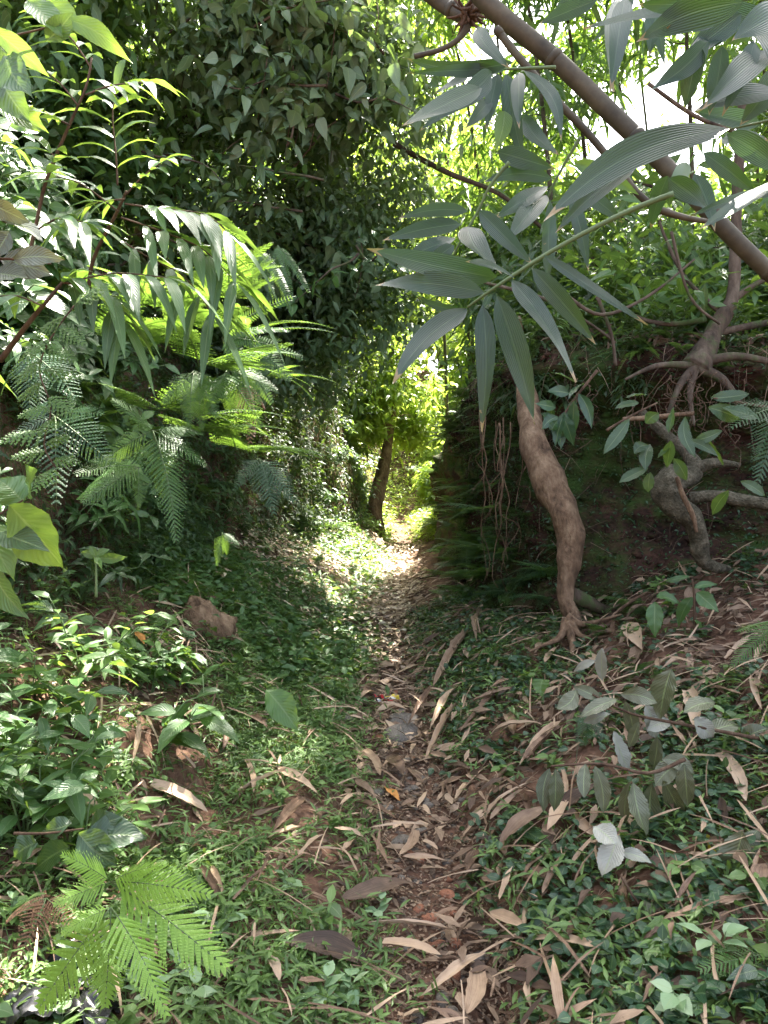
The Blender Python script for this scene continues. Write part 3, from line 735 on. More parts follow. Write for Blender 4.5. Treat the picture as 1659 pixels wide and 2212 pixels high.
# ------------------------------------------------------------------ ground cover (stuff)
def gpts(n, x0, x1, y0, y1, dens=None, wy=1.0):
    y = y0 + (y1 - y0) * RS.rand(n) ** wy; x = x0 + (x1 - x0) * RS.rand(n)
    if dens is not None:
        k = RS.rand(n) < dens(x, y); x, y = x[k], y[k]
    return np.stack([x, y, H(x, y)], -1)
def off(x, y): return x - pathx(y)
def wallfoot(y): return np.interp(y, [0, 3, 5, 7, 9, 11, 12.5, 14], [2.1, 1.95, 1.5, 1.5, 1.3, .98, .58, .5])
def pnoise(x, y, s, sc=1.6): return fbm(np.stack([x * sc, y * sc, x * 0], -1), s, 3)
def cover(name, P, per, L, W, prof, mat, hgt, sp, droop, lab, halves=True, stems=True):
    mb = MB(); n = len(P) * per; B = np.repeat(P, per, 0)
    Q = B + np.stack([RS.normal(size=n) * sp, RS.normal(size=n) * sp, np.zeros(n)], -1)
    Q[:, 2] = H(Q[:, 0], Q[:, 1]) + hgt * RS.rand(n) ** .8
    D = rdir(n, .25, .3); N = nrm(RS.normal(size=(n, 3)) * .35 + np.array([0, 0, 1]))
    leaves(mb, Q, D, N, L * (.6 + .7 * RS.rand(n)), W * (.7 + .5 * RS.rand(n)), prof, droop, .2, halves=halves, wav=.05)
    if stems:
        k = RS.rand(n) < .5; R = B[k]; T = Q[k] - R + np.array([0, 0, .01])
        leaves(mb, R, T, RS.normal(size=(len(R), 3)), np.linalg.norm(T, axis=1), .003, 'pin', 0, 0, .4, halves=False)
    tag(obj(name, mb, MT[mat]), lab, None, None, 'stuff')
left_d = lambda x, y: (sm(-off(x, y), .1, .3) + .06) * (off(x, y) < .0) * np.clip(.62 + 1.5 * pnoise(x, y, 51), .06, 1)
right_d = lambda x, y: sm(off(x, y), .12, .32) * ~inbank(x, y) * np.clip(.62 + 1.5 * pnoise(x, y, 52), .1, 1)
cover('creeping_grass', gpts(13000, -2.2, .2, 1.5, 6.5, left_d), 6, .056, .0105, 'lance3', 'ground', .07, .035, .25, 'low creeping bamboo-like grass left of the path')
cover('creeping_grass', gpts(3200, .1, 1.6, 1.5, 7, right_d), 6, .056, .012, 'lance3', 'ground', .06, .035, .25, 'low creeping grass right of the path')
cover('ground_ivy', gpts(4200, .1, 2.4, 1.5, 7, right_d), 5, .044, .03, 'ovate', 'heart', .07, .04, .2, 'dark ovate-leaved ground cover on the right slope')
cover('ground_ivy', gpts(1500, -2.6, -.2, 2.0, 7, left_d), 5, .036, .023, 'ovate', 'ground', .09, .04, .2, 'ovate-leaved ground cover on the left slope')
cover('ground_ivy', gpts(4200, -2.4, .1, 4.5, 12, left_d), 5, .075, .042, 'ovate3', 'mid', .16, .06, .3, 'larger dark leaves mixed through the left slope cover')
cover('ground_ivy', gpts(6500, -2.2, .1, 5, 14, left_d), 5, .055, .034, 'ovate3', 'ground', .1, .05, .2, 'small round-leaved ground cover around the sunlit patch', halves=False, stems=False)
cover('bank_herbs', gpts(9000, -3.6, .3, 3.2, 15, lambda x, y: (off(x, y) < -wallfoot(y)) * (off(x, y) > -3.2) * 1.0), 9, .08, .03, 'ovate3', 'dark', .3, .07, .6, 'dark leafy herbs covering the left bank', halves=False)
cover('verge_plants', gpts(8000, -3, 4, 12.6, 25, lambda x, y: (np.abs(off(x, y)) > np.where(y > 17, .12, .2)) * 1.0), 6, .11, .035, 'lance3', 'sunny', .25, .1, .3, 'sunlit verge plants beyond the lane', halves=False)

def litter(name, P, L, W, mat, lab, prof='lance3', zup=.012, up=1.0, hgt=None):
    mb = MB(); n = len(P); Q = P.copy()
    Q[:, 2] += zup * RS.rand(n) + .004
    D = rdir(n, 0, .12)
    e = .04
    gx = (H(Q[:, 0] + e, Q[:, 1]) - H(Q[:, 0] - e, Q[:, 1])) / (2 * e); gy = (H(Q[:, 0], Q[:, 1] + e) - H(Q[:, 0], Q[:, 1] - e)) / (2 * e)
    N = nrm(np.stack([-gx, -gy, np.ones(n)], -1) + RS.normal(size=(n, 3)) * .28)
    D[:, 2] = gx * D[:, 0] + gy * D[:, 1]
    leaves(mb, Q, D, N, L * (.4 + 1.1 * RS.rand(n)), W * (.5 + .8 * RS.rand(n)), prof, 0, RS.rand() * .3 + .2, wav=.35, curl=.06)
    tag(obj(name, mb, MT[mat]), lab, None, None, 'stuff')
MT['bleached'] = drymat('sunpatch_pale_leaf', [(.28, .2, .12), (.48, .37, .24), (.62, .52, .38), (.75, .66, .53)])  # pale dry leaves, with sun glare put into their colour as extra lightness
every = lambda x, y: np.where(inbank(x, y), 0, .85) * np.clip(.6 + .9 * pnoise(x, y, 60, 2.5), .1, 1)
litter('leaf_litter', gpts(9000, -1.8, 2.2, 1.5, 8, lambda x, y: every(x, y) * np.where((np.abs(off(x, y)) < .22) & (y < 4.5), .4, 1), 1.0), .085, .02, 'dry', 'brown fallen leaves scattered over the slopes')
litter('leaf_litter', gpts(5500, -.5, .9, 3.0, 13, lambda x, y: (np.abs(off(x, y)) < .36) * np.clip((y - 2) / 3, .1, 1)), .12, .034, 'sheath', 'thick brown leaf litter on the path beyond the step')
litter('leaf_litter', gpts(9500, -1.7, .4, 5.5, 12.5, lambda x, y: (off(x, y) > -1.5) * (off(x, y) < .25) * np.clip((y - 5) / 3.5, 0, 1)), .08, .032, 'bleached', 'pale dry leaves in and around the sunlit patch', 'ovate3', zup=.13)  # the lighter leaf colour helps the patch of sun look burnt out
litter('straw_litter', gpts(4200, -1.6, 2.2, 1.5, 8, lambda x, y: every(x, y) * np.where((np.abs(off(x, y)) < .22) & (y < 4.5), .25, 1)), .2, .009, 'sheath', 'pale straw-like strips scattered over the ground', 'sheath', zup=.1)
litter('sheath_litter', gpts(900, -1.7, 2.4, 1.6, 8.5, every), .17, .022, 'sheath', 'torn strips of dry bamboo sheath among the plants', 'lance', zup=.09)
litter('leaf_litter', gpts(2600, .2, 2.6, 1.6, 6.5, lambda x, y: every(x, y)), .09, .03, 'dry', 'brown dead leaves lying over the right slope', 'ovate3', zup=.08)
litter('leaf_litter', gpts(1500, -.4, .8, 1.5, 4.2, lambda x, y: (np.abs(off(x, y)) < .4) * 1.0), .055, .014, 'dry', 'small brown leaf bits on the near path')
litter('twig_litter', gpts(3200, -1.6, 2.2, 1.5, 8, every), .16, .004, 'dry', 'thin brown twigs and stalks lying about', 'pin', up=1)
litter('soil_crumbs', gpts(16000, -.1, .5, 1.5, 6, lambda x, y: (np.abs(off(x, y)) < .25) * 1.0), .014, .01, 'dry', 'small crumbs of earth and leaf on the path', 'pin')

BI = np.where((WL[:, 1] < 9) & (WL[:, 0] < 4))[0]
def banklitter(name, n, j0, j1, L, W, prof, mat, lab, hang=0.0):
    mb = MB(); k = BI[RS.randint(len(BI), size=n)]; j = RS.randint(j0, j1, size=n)
    P = BX[k, j] + (BX[k, j + 1] - BX[k, j]) * RS.rand(n)[:, None] + np.stack([OUT[k, 0], OUT[k, 1], np.ones(n) * .5], -1) * (.01 + .05 * RS.rand(n))[:, None]
    D = rdir(n, -hang, .5); leaves(mb, P, D, RS.normal(size=(n, 3)) * .6 + np.stack([OUT[k, 0] * .7, OUT[k, 1] * .7, np.ones(n)], -1), L * (.4 + RS.rand(n)), W * (.5 + RS.rand(n)), prof, .3, .3, wav=.3, curl=.05)
    tag(obj(name, mb, MT[mat]), lab, None, None, 'stuff')
banklitter('bank_litter', 3200, LIP, LIP + 18, .14, .03, 'lance3', 'dry', 'dead leaves and twigs heaped over the lip of the right bank', .3)
banklitter('bank_twigs', 2000, LIP - 4, LIP + 16, .3, .005, 'pin', 'dry', 'tangled thin rootlets and twigs along the lip of the right bank', .5)
banklitter('bank_moss', 12000, 2, LIP + 2, .032, .014, 'dia', 'ferndark', 'tiny moss and seedling leaves dotted over the bank face')
banklitter('bank_twigs', 900, 2, LIP, .28, .004, 'pin', 'dry', 'fine root hairs hanging down the bank face', .9)
mb = MB(); a, b = 6, 5; th = np.linspace(0, 2 * math.pi, a + 1)[:-1]; ph = np.linspace(.05, math.pi - .05, b)
V0 = np.array([[math.sin(p) * math.cos(t), math.sin(p) * math.sin(t), math.cos(p)] for p in ph for t in th]); F0 = [[k * a + j, (k + 1) * a + j, (k + 1) * a + (j + 1) % a, k * a + (j + 1) % a] for k in range(b - 1) for j in range(a)]
for _ in range(1500):
    k = BI[RS.randint(len(BI))]; j = RS.randint(1, LIP + 4)
    mb.add(V0 * (1 + .4 * RS.normal(size=(len(V0), 1)) * .5) * (.008 + .03 * RS.rand() ** 2.5) * np.array([1.2, 1.2, .7]) + BX[k, j] + RS.normal(size=3) * .02, F0, .5, np.zeros((len(F0), 4, 2)))
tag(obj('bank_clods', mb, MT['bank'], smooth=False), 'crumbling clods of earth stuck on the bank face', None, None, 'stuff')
banklitter('bank_herbs', 2600, LIP, LIP + 20, .11, .04, 'ovate3', 'dark', 'small leafy herbs rooted along the lip of the right bank', .2)

# ------------------------------------------------------------------ stones
def stone_mesh(seed, mat):
    mb = MB(); a, b = 12, 8
    th = np.linspace(0, 2 * math.pi, a + 1)[:-1]; ph = np.linspace(.02, math.pi - .02, b)
    V = np.array([[math.sin(p) * math.cos(t), math.sin(p) * math.sin(t), math.cos(p)] for p in ph for t in th])
    V = V * (1 + .45 * fbm(V * 1.3 + seed * 7, seed, 3))[:, None]; V = np.sign(V) * np.abs(V) ** .85
    fs = [[k * a + j, (k + 1) * a + j, (k + 1) * a + (j + 1) % a, k * a + (j + 1) % a] for k in range(b - 1) for j in range(a)]
    mb.add(V * np.array([1, .75, .5]), fs, .5, np.zeros((len(fs), 4, 2)))
    return mb.mesh('stone', MT[mat], smooth=False)
STN = [stone_mesh(i, 'stone' if i % 3 else 'redstone') for i in range(9)]
for i in range(150):
    y = 1.75 + 4.2 * RS.rand() ** 1.1; x = float(pathx(y)) + RS.normal() * .11
    k = RS.randint(9); s = .012 + .022 * RS.rand() ** 2
    place(STN[k], 'stone', (x, y, gz(x, y) + s * .1), s, ('reddish' if k % 3 == 0 else 'grey-brown') + (' pebble' if s < .02 else ' stone') + ' half sunk in the soil', zone((x, y, 0)), 'stone', 'stones on the path', tilt=0)
for X, Y, s, red in [(868, 1822, .05, 0), (905, 1858, .03, 1), (815, 1715, .04, 0), (870, 1590, .12, 0), (740, 1565, .10, 0), (835, 1750, .04, 0), (930, 1985, .035, 1), (905, 1965, .025, 1), (945, 2045, .03, 1), (870, 1560, .1, 0)]:
    p, nn = hit(X, Y)
    place(STN[0 if red else 1 + RS.randint(2)], 'stone', p, s, ('brick-red' if red else 'flat grey') + (' stone' if s < .08 else ' rock forming the small step') + ' bedded in the path', zone(p), 'stone', 'stones on the path', tilt=0, rz=RS.rand())
# pale exposed boulder in the left bank
mb = MB(); a, b = 40, 28
th = np.linspace(0, 2 * math.pi, a + 1)[:-1]; ph = np.linspace(.01, math.pi - .01, b)
V = np.array([[math.sin(p) * math.cos(t), math.sin(p) * math.sin(t), math.cos(p)] for p in ph for t in th])
V = V * (1 + .75 * fbm(V * 1.2 + 3, 5, 4) + .16 * fbm(V * 5, 6, 3))[:, None]
fs = [[k * a + j, (k + 1) * a + j, (k + 1) * a + (j + 1) % a, k * a + (j + 1) % a] for k in range(b - 1) for j in range(a)]
pb, nn = hit(445, 1370)
mb.add(V * np.array([.17, .15, .22]), fs, .5, np.zeros((len(fs), 4, 2)))
o = obj('boulder', mb, MT['pale']); o.location = tuple(pb + np.array([-.02, .07, -.01])); o.rotation_euler = (.1, -.35, .4)
tag(o, 'pale weathered boulder bared in the lower left bank', 'boulder')

# ------------------------------------------------------------------ fallen bamboo sheaths and sticks
def sheath_mesh(L=1.0, W=.14, prof='sheath', curl=.05, mat='sheath', fold=.5):
    mb = MB(); cols = 5; pr = PROF[prof]
    pr = [(t, np.interp(t, [a for a, b in pr], [b for a, b in pr])) for t in np.linspace(0, 1, 14)]
    tw = RS.normal() * .5; bend = RS.normal() * .03; V = []; 
    for t, w in pr:
        for c in range(cols):
            u = c / (cols - 1) * 2 - 1; hw = W / 2 * w * (1 + .05 * RS.normal() * (abs(u) > .9))
            x = u * hw; z = fold * hw * (u * u) + curl * math.sin(t * 3.1) + .006 * RS.normal() * W * 5
            a = tw * (t - .5); x, z = x * math.cos(a) - z * math.sin(a), x * math.sin(a) + z * math.cos(a)
            V.append([x + bend * math.sin(t * 3.1), t * L, z])
    fs = []; us = []
    for k in range(len(pr) - 1):
        for c in range(cols - 1):
            i = k * cols + c; fs.append([i, i + 1, i + cols + 1, i + cols])
            us.append([[c / 4, k / 13], [(c + 1) / 4, k / 13], [(c + 1) / 4, (k + 1) / 13], [c / 4, (k + 1) / 13]])
    mb.add(V, fs, RS.rand(), us)
    return mb.mesh('sheath', MT[mat])
SH = [sheath_mesh(W=w, curl=c, prof=p_) for w, c, p_ in ((.2, .02, 'sheath'), (.14, .03, 'lance'), (.24, .02, 'blade'), (.09, .01, 'sheath'), (.15, .05, 'lance'), (.2, .03, 'sheath'), (.07, .01, 'sheath'), (.1, .04, 'blade'))]
SHO = [sheath_mesh(W=.3, mat='orange', prof='ovate', fold=.2)]
SHL = [sheath_mesh(W=w, curl=c, prof='lance', mat='dry', fold=.3) for w, c in ((.22, .08), (.3, .1), (.25, .15))]
SHG = [sheath_mesh(W=.42, mat='light', prof='ovate', fold=.15, curl=.03)]
SHW = {id(SH[0]): .2, id(SH[1]): .14, id(SH[2]): .24, id(SH[3]): .09, id(SH[4]): .15, id(SH[5]): .2, id(SH[6]): .07, id(SH[7]): .1, id(SHO[0]): .3, id(SHG[0]): .42}
def lay(mesh, B, T, N, wm=None, name='bamboo_sheath', phrase='', zn=None, cat='bamboo sheath', group='fallen bamboo sheaths', label=None, w0=.2):
    o = bpy.data.objects.new(name, mesh); COL.objects.link(o)
    l = np.linalg.norm(np.array(T) - np.array(B)); ws = 1 if wm is None else wm / (w0 * l)
    o.matrix_world = orient(B, T, N, ws)
    tag(o, label, cat, group)
    if not label: auto(o, phrase, zn or zone(B), B)
    return o
HS = [((320, 1715), (440, 1780), 35, 'broad tan'), ((655, 1745), (580, 1835), 28, 'pinkish flat'), ((530, 1665), (545, 1740), 15, 'narrow tan'), ((600, 1680), (690, 1745), 26, 'torn tan'),
 ((1010, 1380), (940, 1500), 22, 'long pale leaning'), ((940, 1495), (880, 1590), 16, 'long grey leaning'), ((1090, 1480), (1000, 1600), 18, 'weathered stiff'), ((990, 1500), (930, 1600), 20, 'brown ridged'), ((985, 1540), (925, 1660), 14, 'slim dull'), ((1220, 1575), (1130, 1680), 28, 'split orange-tan'),
 ((895, 1820), (860, 1880), 24, 'creased tan'), ((870, 1875), (965, 1890), 18, 'curled tan'), ((905, 1840), (935, 1865), 16, 'short rusty'), ((1045, 1850), (1030, 1905), 38, 'upright yellow-tan'), ((830, 2065), (955, 2100), 24, 'long pinkish'), ((1045, 2085), (905, 2185), 24, 'long rosy'), ((1030, 2130), (1005, 2230), 42, 'broad frayed'),
 ((1075, 2000), (1165, 2045), 32, 'folded orange-brown'), ((1165, 2065), (1310, 2095), 25, 'long curved pink'), ((1235, 1750), (1190, 1820), 35, 'wide golden'), ((1140, 1740), (1160, 1800), 16, 'slim straight'), ((1130, 1920), (1210, 1918), 34, 'rolled reddish'), ((1215, 1690), (1222, 1770), 12, 'thin upright'),
 ((460, 1900), (490, 1985), 14, 'short brown'), ((560, 2085), (590, 2160), 26, 'forked pale'), ((90, 1850), (0, 1925), 16, 'narrow streaked'), ((130, 1700), (190, 1790), 32, 'broad brown'), ((20, 1690), (60, 1760), 40, 'wide brown'), ((1500, 1510), (1520, 1600), 36, 'wide flat'), ((1360, 1362), (1395, 1425), 45, 'big oval tan'),
 ((790, 1640), (825, 1700), 22, 'short creased'), ((845, 1650), (870, 1700), 40, 'wide crumpled'), ((760, 1755), (850, 1800), 20, 'flat grey-pink'), ((780, 1350), (830, 1385), 18, 'dull brown'), ((940, 2010), (990, 1995), 12, 'small rosy'), ((540, 1560), (580, 1600), 18, 'thin tan'), ((480, 1580), (470, 1640), 16, 'standing pale'),
 ((290, 1570), (270, 1680), 14, 'long upright straw'), ((1270, 1430), (1310, 1470), 20, 'bent grey'), ((1180, 1400), (1165, 1430), 18, 'short yellow'), ((1100, 1560), (1115, 1610), 26, 'standing curled'), ((1420, 1700), (1460, 1790), 30, 'broad rusty'), ((1560, 1650), (1620, 1760), 30, 'long split'), ((1655, 1900), (1640, 1960), 34, 'bleached'),
 ((430, 1905), (480, 1990), 20, 'rusty split'), ((820, 1480), (775, 1535), 22, 'curved brown'), ((905, 1450), (850, 1480), 16, 'thin brown'), ((1050, 1330), (1040, 1400), 16, 'leaning dull'), ((1150, 1660), (1235, 1590), 26, 'tapering orange')]
for i, (a, b, w, ph) in enumerate(HS):
    B, n1 = hit(*a); T, n2 = hit(*b)
    if np.linalg.norm(B - T) > 1.2: T = B + nrm(T - B) * .5
    N = nrm(n1 + n2 + np.array([0, -.3, .3])); dep = np.linalg.norm(B - CAM)
    l = np.linalg.norm(B - T); me = [SH[0], SH[1], SH[3], SH[4]][i % 4]
    lay(me, B + N * .055, T + N * .065, N, .8 * w * K / F * dep, phrase=ph + ' fallen bamboo sheath', w0=SHW[id(me)])
B, n1 = hit(830, 1710); T, _ = hit(864, 1740); lay(SHO[0], B + n1 * .02, T + n1 * .02, n1, .05, 'fallen_leaf', group='fallen leaves', cat='leaf', label='bright orange-brown fallen leaf in the middle of the path', w0=.3)
B, n1 = hit(265, 1400); T, _ = hit(290, 1425); lay(SHO[0], B + n1 * .12, T + n1 * .1, n1, .07, 'fallen_leaf', group='fallen leaves', cat='leaf', label='bright orange dead leaf caught in the left bank herbs', w0=.3)
B, n1 = hit(1445, 2000); T, _ = hit(1420, 2125); lay(SHG[0], B + n1 * .05, T + n1 * .04, n1, .1, 'fallen_leaf', group='fallen leaves', cat='leaf', label='broad smooth green blade lying at lower right', w0=.42)
B, n1 = hit(1130, 1805); T, _ = hit(1205, 1850); lay(sheath_mesh(W=.3, mat='dark', prof='blade', fold=.3), B + n1 * .05, T + n1 * .05, n1, .06, 'fallen_leaf', group='fallen leaves', cat='leaf', label='stiff dark green blade lying across the dark ground leaves', w0=.3)
for i in range(225):      # smaller scattered ones, many lying down the right-hand slope
    y = 1.9 + 7.5 * RS.rand() ** 1.2
    if RS.rand() < .62: x = float(pathx(y)) + .25 + 1.5 * RS.rand()
    else: x = float(pathx(y)) - .2 + RS.normal() * .45
    if inbank(np.array([x]), np.array([y]))[0] or x < -1.6: continue
    l = .07 + .26 * RS.rand() ** 1.5
    d = np.array([.7, .55, 0]) + RS.normal(size=3) * .45 if x > pathx(y) + .2 else RS.normal(size=3)
    d[2] = 0; d = nrm(d); T = np.array([x, y, 0]) + d * l; hh = .02 + .05 * RS.rand(); T[2] = gz(T[0], T[1]) + hh; B = np.array([x, y, gz(x, y) + hh])
    me = (SH + SHL)[RS.randint(len(SH) + 3)]
    kind = 'withered leaf' if me in SHL else 'bamboo sheath'
    lay(me, B, T, gn(x, y) + RS.normal(size=3) * .3, l * SHW.get(id(me), .25) * (.45 + .5 * RS.rand()) if me in SH else None, 'dry_leaf' if me in SHL else 'bamboo_sheath', ('short ' if l < .17 else 'medium ' if l < .26 else 'long ') + kind, zone(B), kind, 'scattered dry sheaths and leaves', w0=SHW.get(id(me), .25))
for i in range(48):       # sticks
    y = 2.0 + 6 * RS.rand(); x = float(pathx(y)) + RS.normal() * .6
    if inbank(np.array([x]), np.array([y]))[0]: continue
    l = .15 + .4 * RS.rand(); a = RS.rand() * 3.14; q = []
    for s in np.linspace(0, 1, 5):
        px, py = x + math.cos(a) * l * (s - .5), y + math.sin(a) * l * (s - .5); q.append([px, py, gz(px, py) + .015 + .01 * RS.rand()])
    m_ = MB(); tube(m_, q, np.linspace(.005, .002, 5) * (.6 + RS.rand()), 5, sub=2); o = obj('stick', m_, MT['twig']); tag(o, None, 'stick', 'fallen sticks'); auto(o, ('short' if l < .3 else 'long') + ' thin brown stick', zone(q[2]), q[2])

# crumpled wrapper on the path, black plastic in the near corner
def crumple(name, mat, c, sx, sy, amp, lab, cat, seed, parts=None):
    t = thing(name, lab, cat, c); mb = MB(); n_ = 22
    g = np.stack(np.meshgrid(np.linspace(-1, 1, n_), np.linspace(-1, 1, n_)), -1).reshape(-1, 2)
    P = np.stack([g[:, 0] * sx, g[:, 1] * sy, np.zeros(len(g))], -1)
    P += amp * np.stack([fbm(np.stack([g[:, 0] * 2, g[:, 1] * 2, g[:, 0] * 0 + k], -1), seed + k, 3) for k in range(3)], -1) * np.array([.7, .7, 1.6])
    P[:, 2] += amp * .9; P = P + np.array(c)
    f = np.array([[j * n_ + i, j * n_ + i + 1, (j + 1) * n_ + i + 1, (j + 1) * n_ + i] for j in range(n_ - 1) for i in range(n_ - 1)])
    if not parts: mb.add(P, f, .5, np.zeros((len(f), 4, 2))); obj('sheet', mb, mat, t); return
    cx = g[f[:, 0], 0]; cy = g[f[:, 0], 1]
    for nm, mt, sel in parts(cx, cy):
        if sel.any(): m2 = MB(); m2.add(P, f[sel], .5, np.zeros((sel.sum(), 4, 2))); obj(nm, m2, mt, t)
WM = [plainmat('wrap_black', (.02, .02, .025), .3), plainmat('wrap_white', (.7, .7, .7), .35), plainmat('wrap_red', (.55, .03, .03), .35), plainmat('wrap_yellow', (.6, .45, .05), .35)]
p, _ = hit(835, 1518)
def wparts(cx, cy):
    s = np.floor((cx + 1) * 3 + (cy + 1) * 2.2).astype(int) % 5
    return [('printed_film', WM[0], (s == 0) | (s == 3)), ('pale_panel', WM[1], s == 1), ('red_panel', WM[2], s == 4), ('yellow_panel', WM[3], s == 2)]
crumple('snack_wrapper', None, p, .07, .045, .03, 'crumpled black, white and red wrapper littering the path', 'wrapper', 3, wparts)
p, _ = hit(150, 2170)
crumple('plastic_sheet', MT['plastic'], p, .13, .15, .05, 'crumpled black plastic under the ferns in the near left corner', 'plastic sheet', 8)
def heroleaf(B, D, N, L, W, prof='blade', sag=.08, fold=.2, serr=0, ripple=0.0, m=0, mb=None, rows=26, cols=7):
    mb = mb or MB(); B = np.array(B, float); D = nrm(D); N = nrm(np.array(N, float) - (np.array(N) @ D) * D); Sd = np.cross(D, N)
    pr = PROF[prof]; ts = np.linspace(0, 1, rows); w = np.interp(ts, [a for a, b in pr], [b for a, b in pr])
    for _ in range(2): w[1:-1] = (w[:-2] + 2 * w[1:-1] + w[2:]) / 4
    bend = RS.normal() * .05; tw = RS.normal() * .5; tipc = abs(RS.normal()) * .08; ph = RS.rand() * 6
    V = np.zeros((rows, cols, 3))
    for k, t in enumerate(ts):
        C = B + D * (L * t) + Sd * (bend * L * math.sin(t * 3.14)) - N * (tipc * L * t ** 3); C[2] -= sag * L * t * t
        hw = W / 2 * w[k] * (1 + (serr * (1 if k % 2 else -1)))
        a = tw * (t - .3); S2 = Sd * math.cos(a) + N * math.sin(a); N2 = N * math.cos(a) - Sd * math.sin(a)
        for c in range(cols):
            u = c / (cols - 1) * 2 - 1
            z = fold * abs(u) * hw + ripple * W * math.sin(t * 26 - abs(u) * 4 + ph) * abs(u) + .05 * W * math.sin(t * 7 + ph) * u
            V[k, c] = C + S2 * (u * hw) + N2 * z
    fs = []; us = []
    for k in range(rows - 1):
        for c in range(cols - 1):
            i = k * cols + c; fs.append([i, i + 1, i + cols + 1, i + cols])
            x0, x1 = c / (cols - 1), (c + 1) / (cols - 1); us.append([[x0, ts[k]], [x1, ts[k]], [x1, ts[k + 1]], [x0, ts[k + 1]]])
    mb.add(V.reshape(-1, 3), fs, RS.rand(), us, m)
    return mb

# ------------------------------------------------------------------ roots and trunks on the right bank
def proj(p):
    v = np.array(p) - CAM; f = v[1] * math.cos(PITCH) - v[2] * math.sin(PITCH); u = v[1] * math.sin(PITCH) + v[2] * math.cos(PITCH)
    return (384 + F * v[0] / f) / K, (512 - F * u / f) / K, f
def rope(P, deps):
    return np.array([at(X, Y, d) for (X, Y), d in zip(P, deps)])
def px(w, d): return w * K / F * d
def log(name, lab, cat, P, w, deps, mat, part='trunk', rough=.3, sides=20, sub=8, ns=7.0, parent=None):
    pts = rope(P, deps); r = [px(a, d) / 2 for a, d in zip(w, deps)]
    mb = MB(); tube(mb, pts, r, sides, sub=sub, rough=rough, seed=len(P), nscale=ns)
    if parent: return obj(part, mb, MT[mat], parent)
    t = thing(name, lab, cat, pts[0]); obj(part, mb, MT[mat], t); return t
t = log('root_trunk', 'pale smooth twisted trunk running down the front of the right bank', 'trunk',
    [(1118, 690), (1126, 770), (1144, 890), (1158, 970), (1190, 1050), (1220, 1110), (1232, 1170), (1230, 1215), (1222, 1260), (1226, 1310), (1238, 1340), (1222, 1380), (1232, 1420)],
    [18, 26, 48, 64, 68, 66, 56, 50, 38, 34, 37, 29, 26], [5.9, 5.6, 5.22, 5.1, 5.0, 4.95, 4.92, 4.9, 4.88, 4.85, 4.82, 4.8, 4.78], 'pale', rough=.3, ns=7)
for w_ in [[(0, .02, .12), (-.06, -.05, .03), (-.16, -.1, 0), (-.26, -.12, -.04)], [(0, .02, .12), (.07, -.05, .04), (.16, -.09, .04), (.27, -.1, .06)], [(0, .02, .12), (.01, -.09, .0), (-.02, -.2, -.06), (.01, -.3, -.12)], [(0, .03, .14), (.08, .0, .1), (.2, .02, .12), (.34, .02, .16)]]:
    m_ = MB(); g0 = hit(1228, 1400)[0] + np.array([0, .03, .04]); tube(m_, [g0 + np.array(v_) for v_ in w_], [.036, .02, .011, .005], 8, sub=4, rough=.3, seed=3, nscale=14); obj('root', m_, MT['pale'], t)
log('', '', '', [(1236, 1285), (1270, 1300), (1320, 1322), (1400, 1330), (1480, 1350)], [34, 30, 24, 18, 8], [4.86, 4.88, 4.9, 4.85, 4.8], 'bark', 'root', parent=t)
log('', '', '', [(1225, 1380), (1205, 1410), (1170, 1440)], [24, 18, 8], [4.8, 4.75, 4.68], 'pale', 'root', parent=t)
t = log('gnarled_root', 'gnarled mossy grey root hanging in an S-bend on the dark right bank', 'root',
    [(1385, 890), (1430, 930), (1480, 975), (1500, 1020), (1455, 1035), (1440, 1060), (1462, 1095), (1492, 1120), (1512, 1160), (1512, 1195), (1530, 1222), (1575, 1228)],
    [18, 24, 28, 34, 56, 60, 52, 44, 40, 36, 30, 12], [4.6, 4.55, 4.45, 4.4, 4.35, 4.33, 4.32, 4.32, 4.32, 4.34, 4.38, 4.5], 'grey', part='stem', rough=.5, ns=9)
log('', '', '', [(1490, 1075), (1540, 1072), (1600, 1080), (1680, 1092), (1760, 1100)], [26, 28, 27, 27, 27], [4.36, 4.3, 4.22, 4.1, 4.0], 'grey', 'side_root', rough=.35, parent=t)
log('', '', '', [(1500, 1015), (1540, 1000), (1600, 1005)], [30, 24, 10], [4.4, 4.35, 4.3], 'grey', 'side_root', rough=.35, parent=t)
log('dead_branch', 'thin bleached dead branch lying level across the bank undercut', 'branch', [(1345, 905), (1400, 903), (1450, 897), (1500, 893)], [9, 12, 12, 8], [4.5, 4.45, 4.4, 4.35], 'pale', 'stem', sides=8)
log('dead_branch', 'grey split branch pointing down from the gnarled root', 'branch', [(1462, 1030), (1475, 1070), (1495, 1110), (1505, 1150)], [10, 14, 12, 6], [4.2, 4.2, 4.2, 4.2], 'pale', 'stem', sides=8)
t = log('bank_tree', 'dark crooked tree rooted on the lip of the right bank', 'tree', [(1500, 800), (1525, 760), (1545, 715), (1580, 650), (1588, 560), (1592, 440), (1600, 300), (1610, 120)], [60, 46, 40, 30, 24, 22, 20, 16], [4.7, 4.75, 4.8, 4.85, 4.9, 4.95, 5.0, 5.1], 'bark', 'trunk', rough=.4)
for P_, w_ in [([(1580, 650), (1640, 610), (1720, 580)], [16, 12, 9]), ([(1525, 690), (1450, 700), (1390, 690), (1330, 660)], [14, 12, 9, 6]), ([(1560, 680), (1480, 600), (1440, 520), (1425, 480)], [12, 9, 8, 5]), ([(1590, 500), (1500, 440), (1400, 400), (1330, 385)], [12, 9, 7, 4]), ([(1545, 720), (1640, 700), (1720, 690)], [18, 16, 12])]:
    log('', '', '', P_, w_, [4.85 + .05 * k for k in range(len(P_))], 'bark', 'branch', sides=6, parent=t)
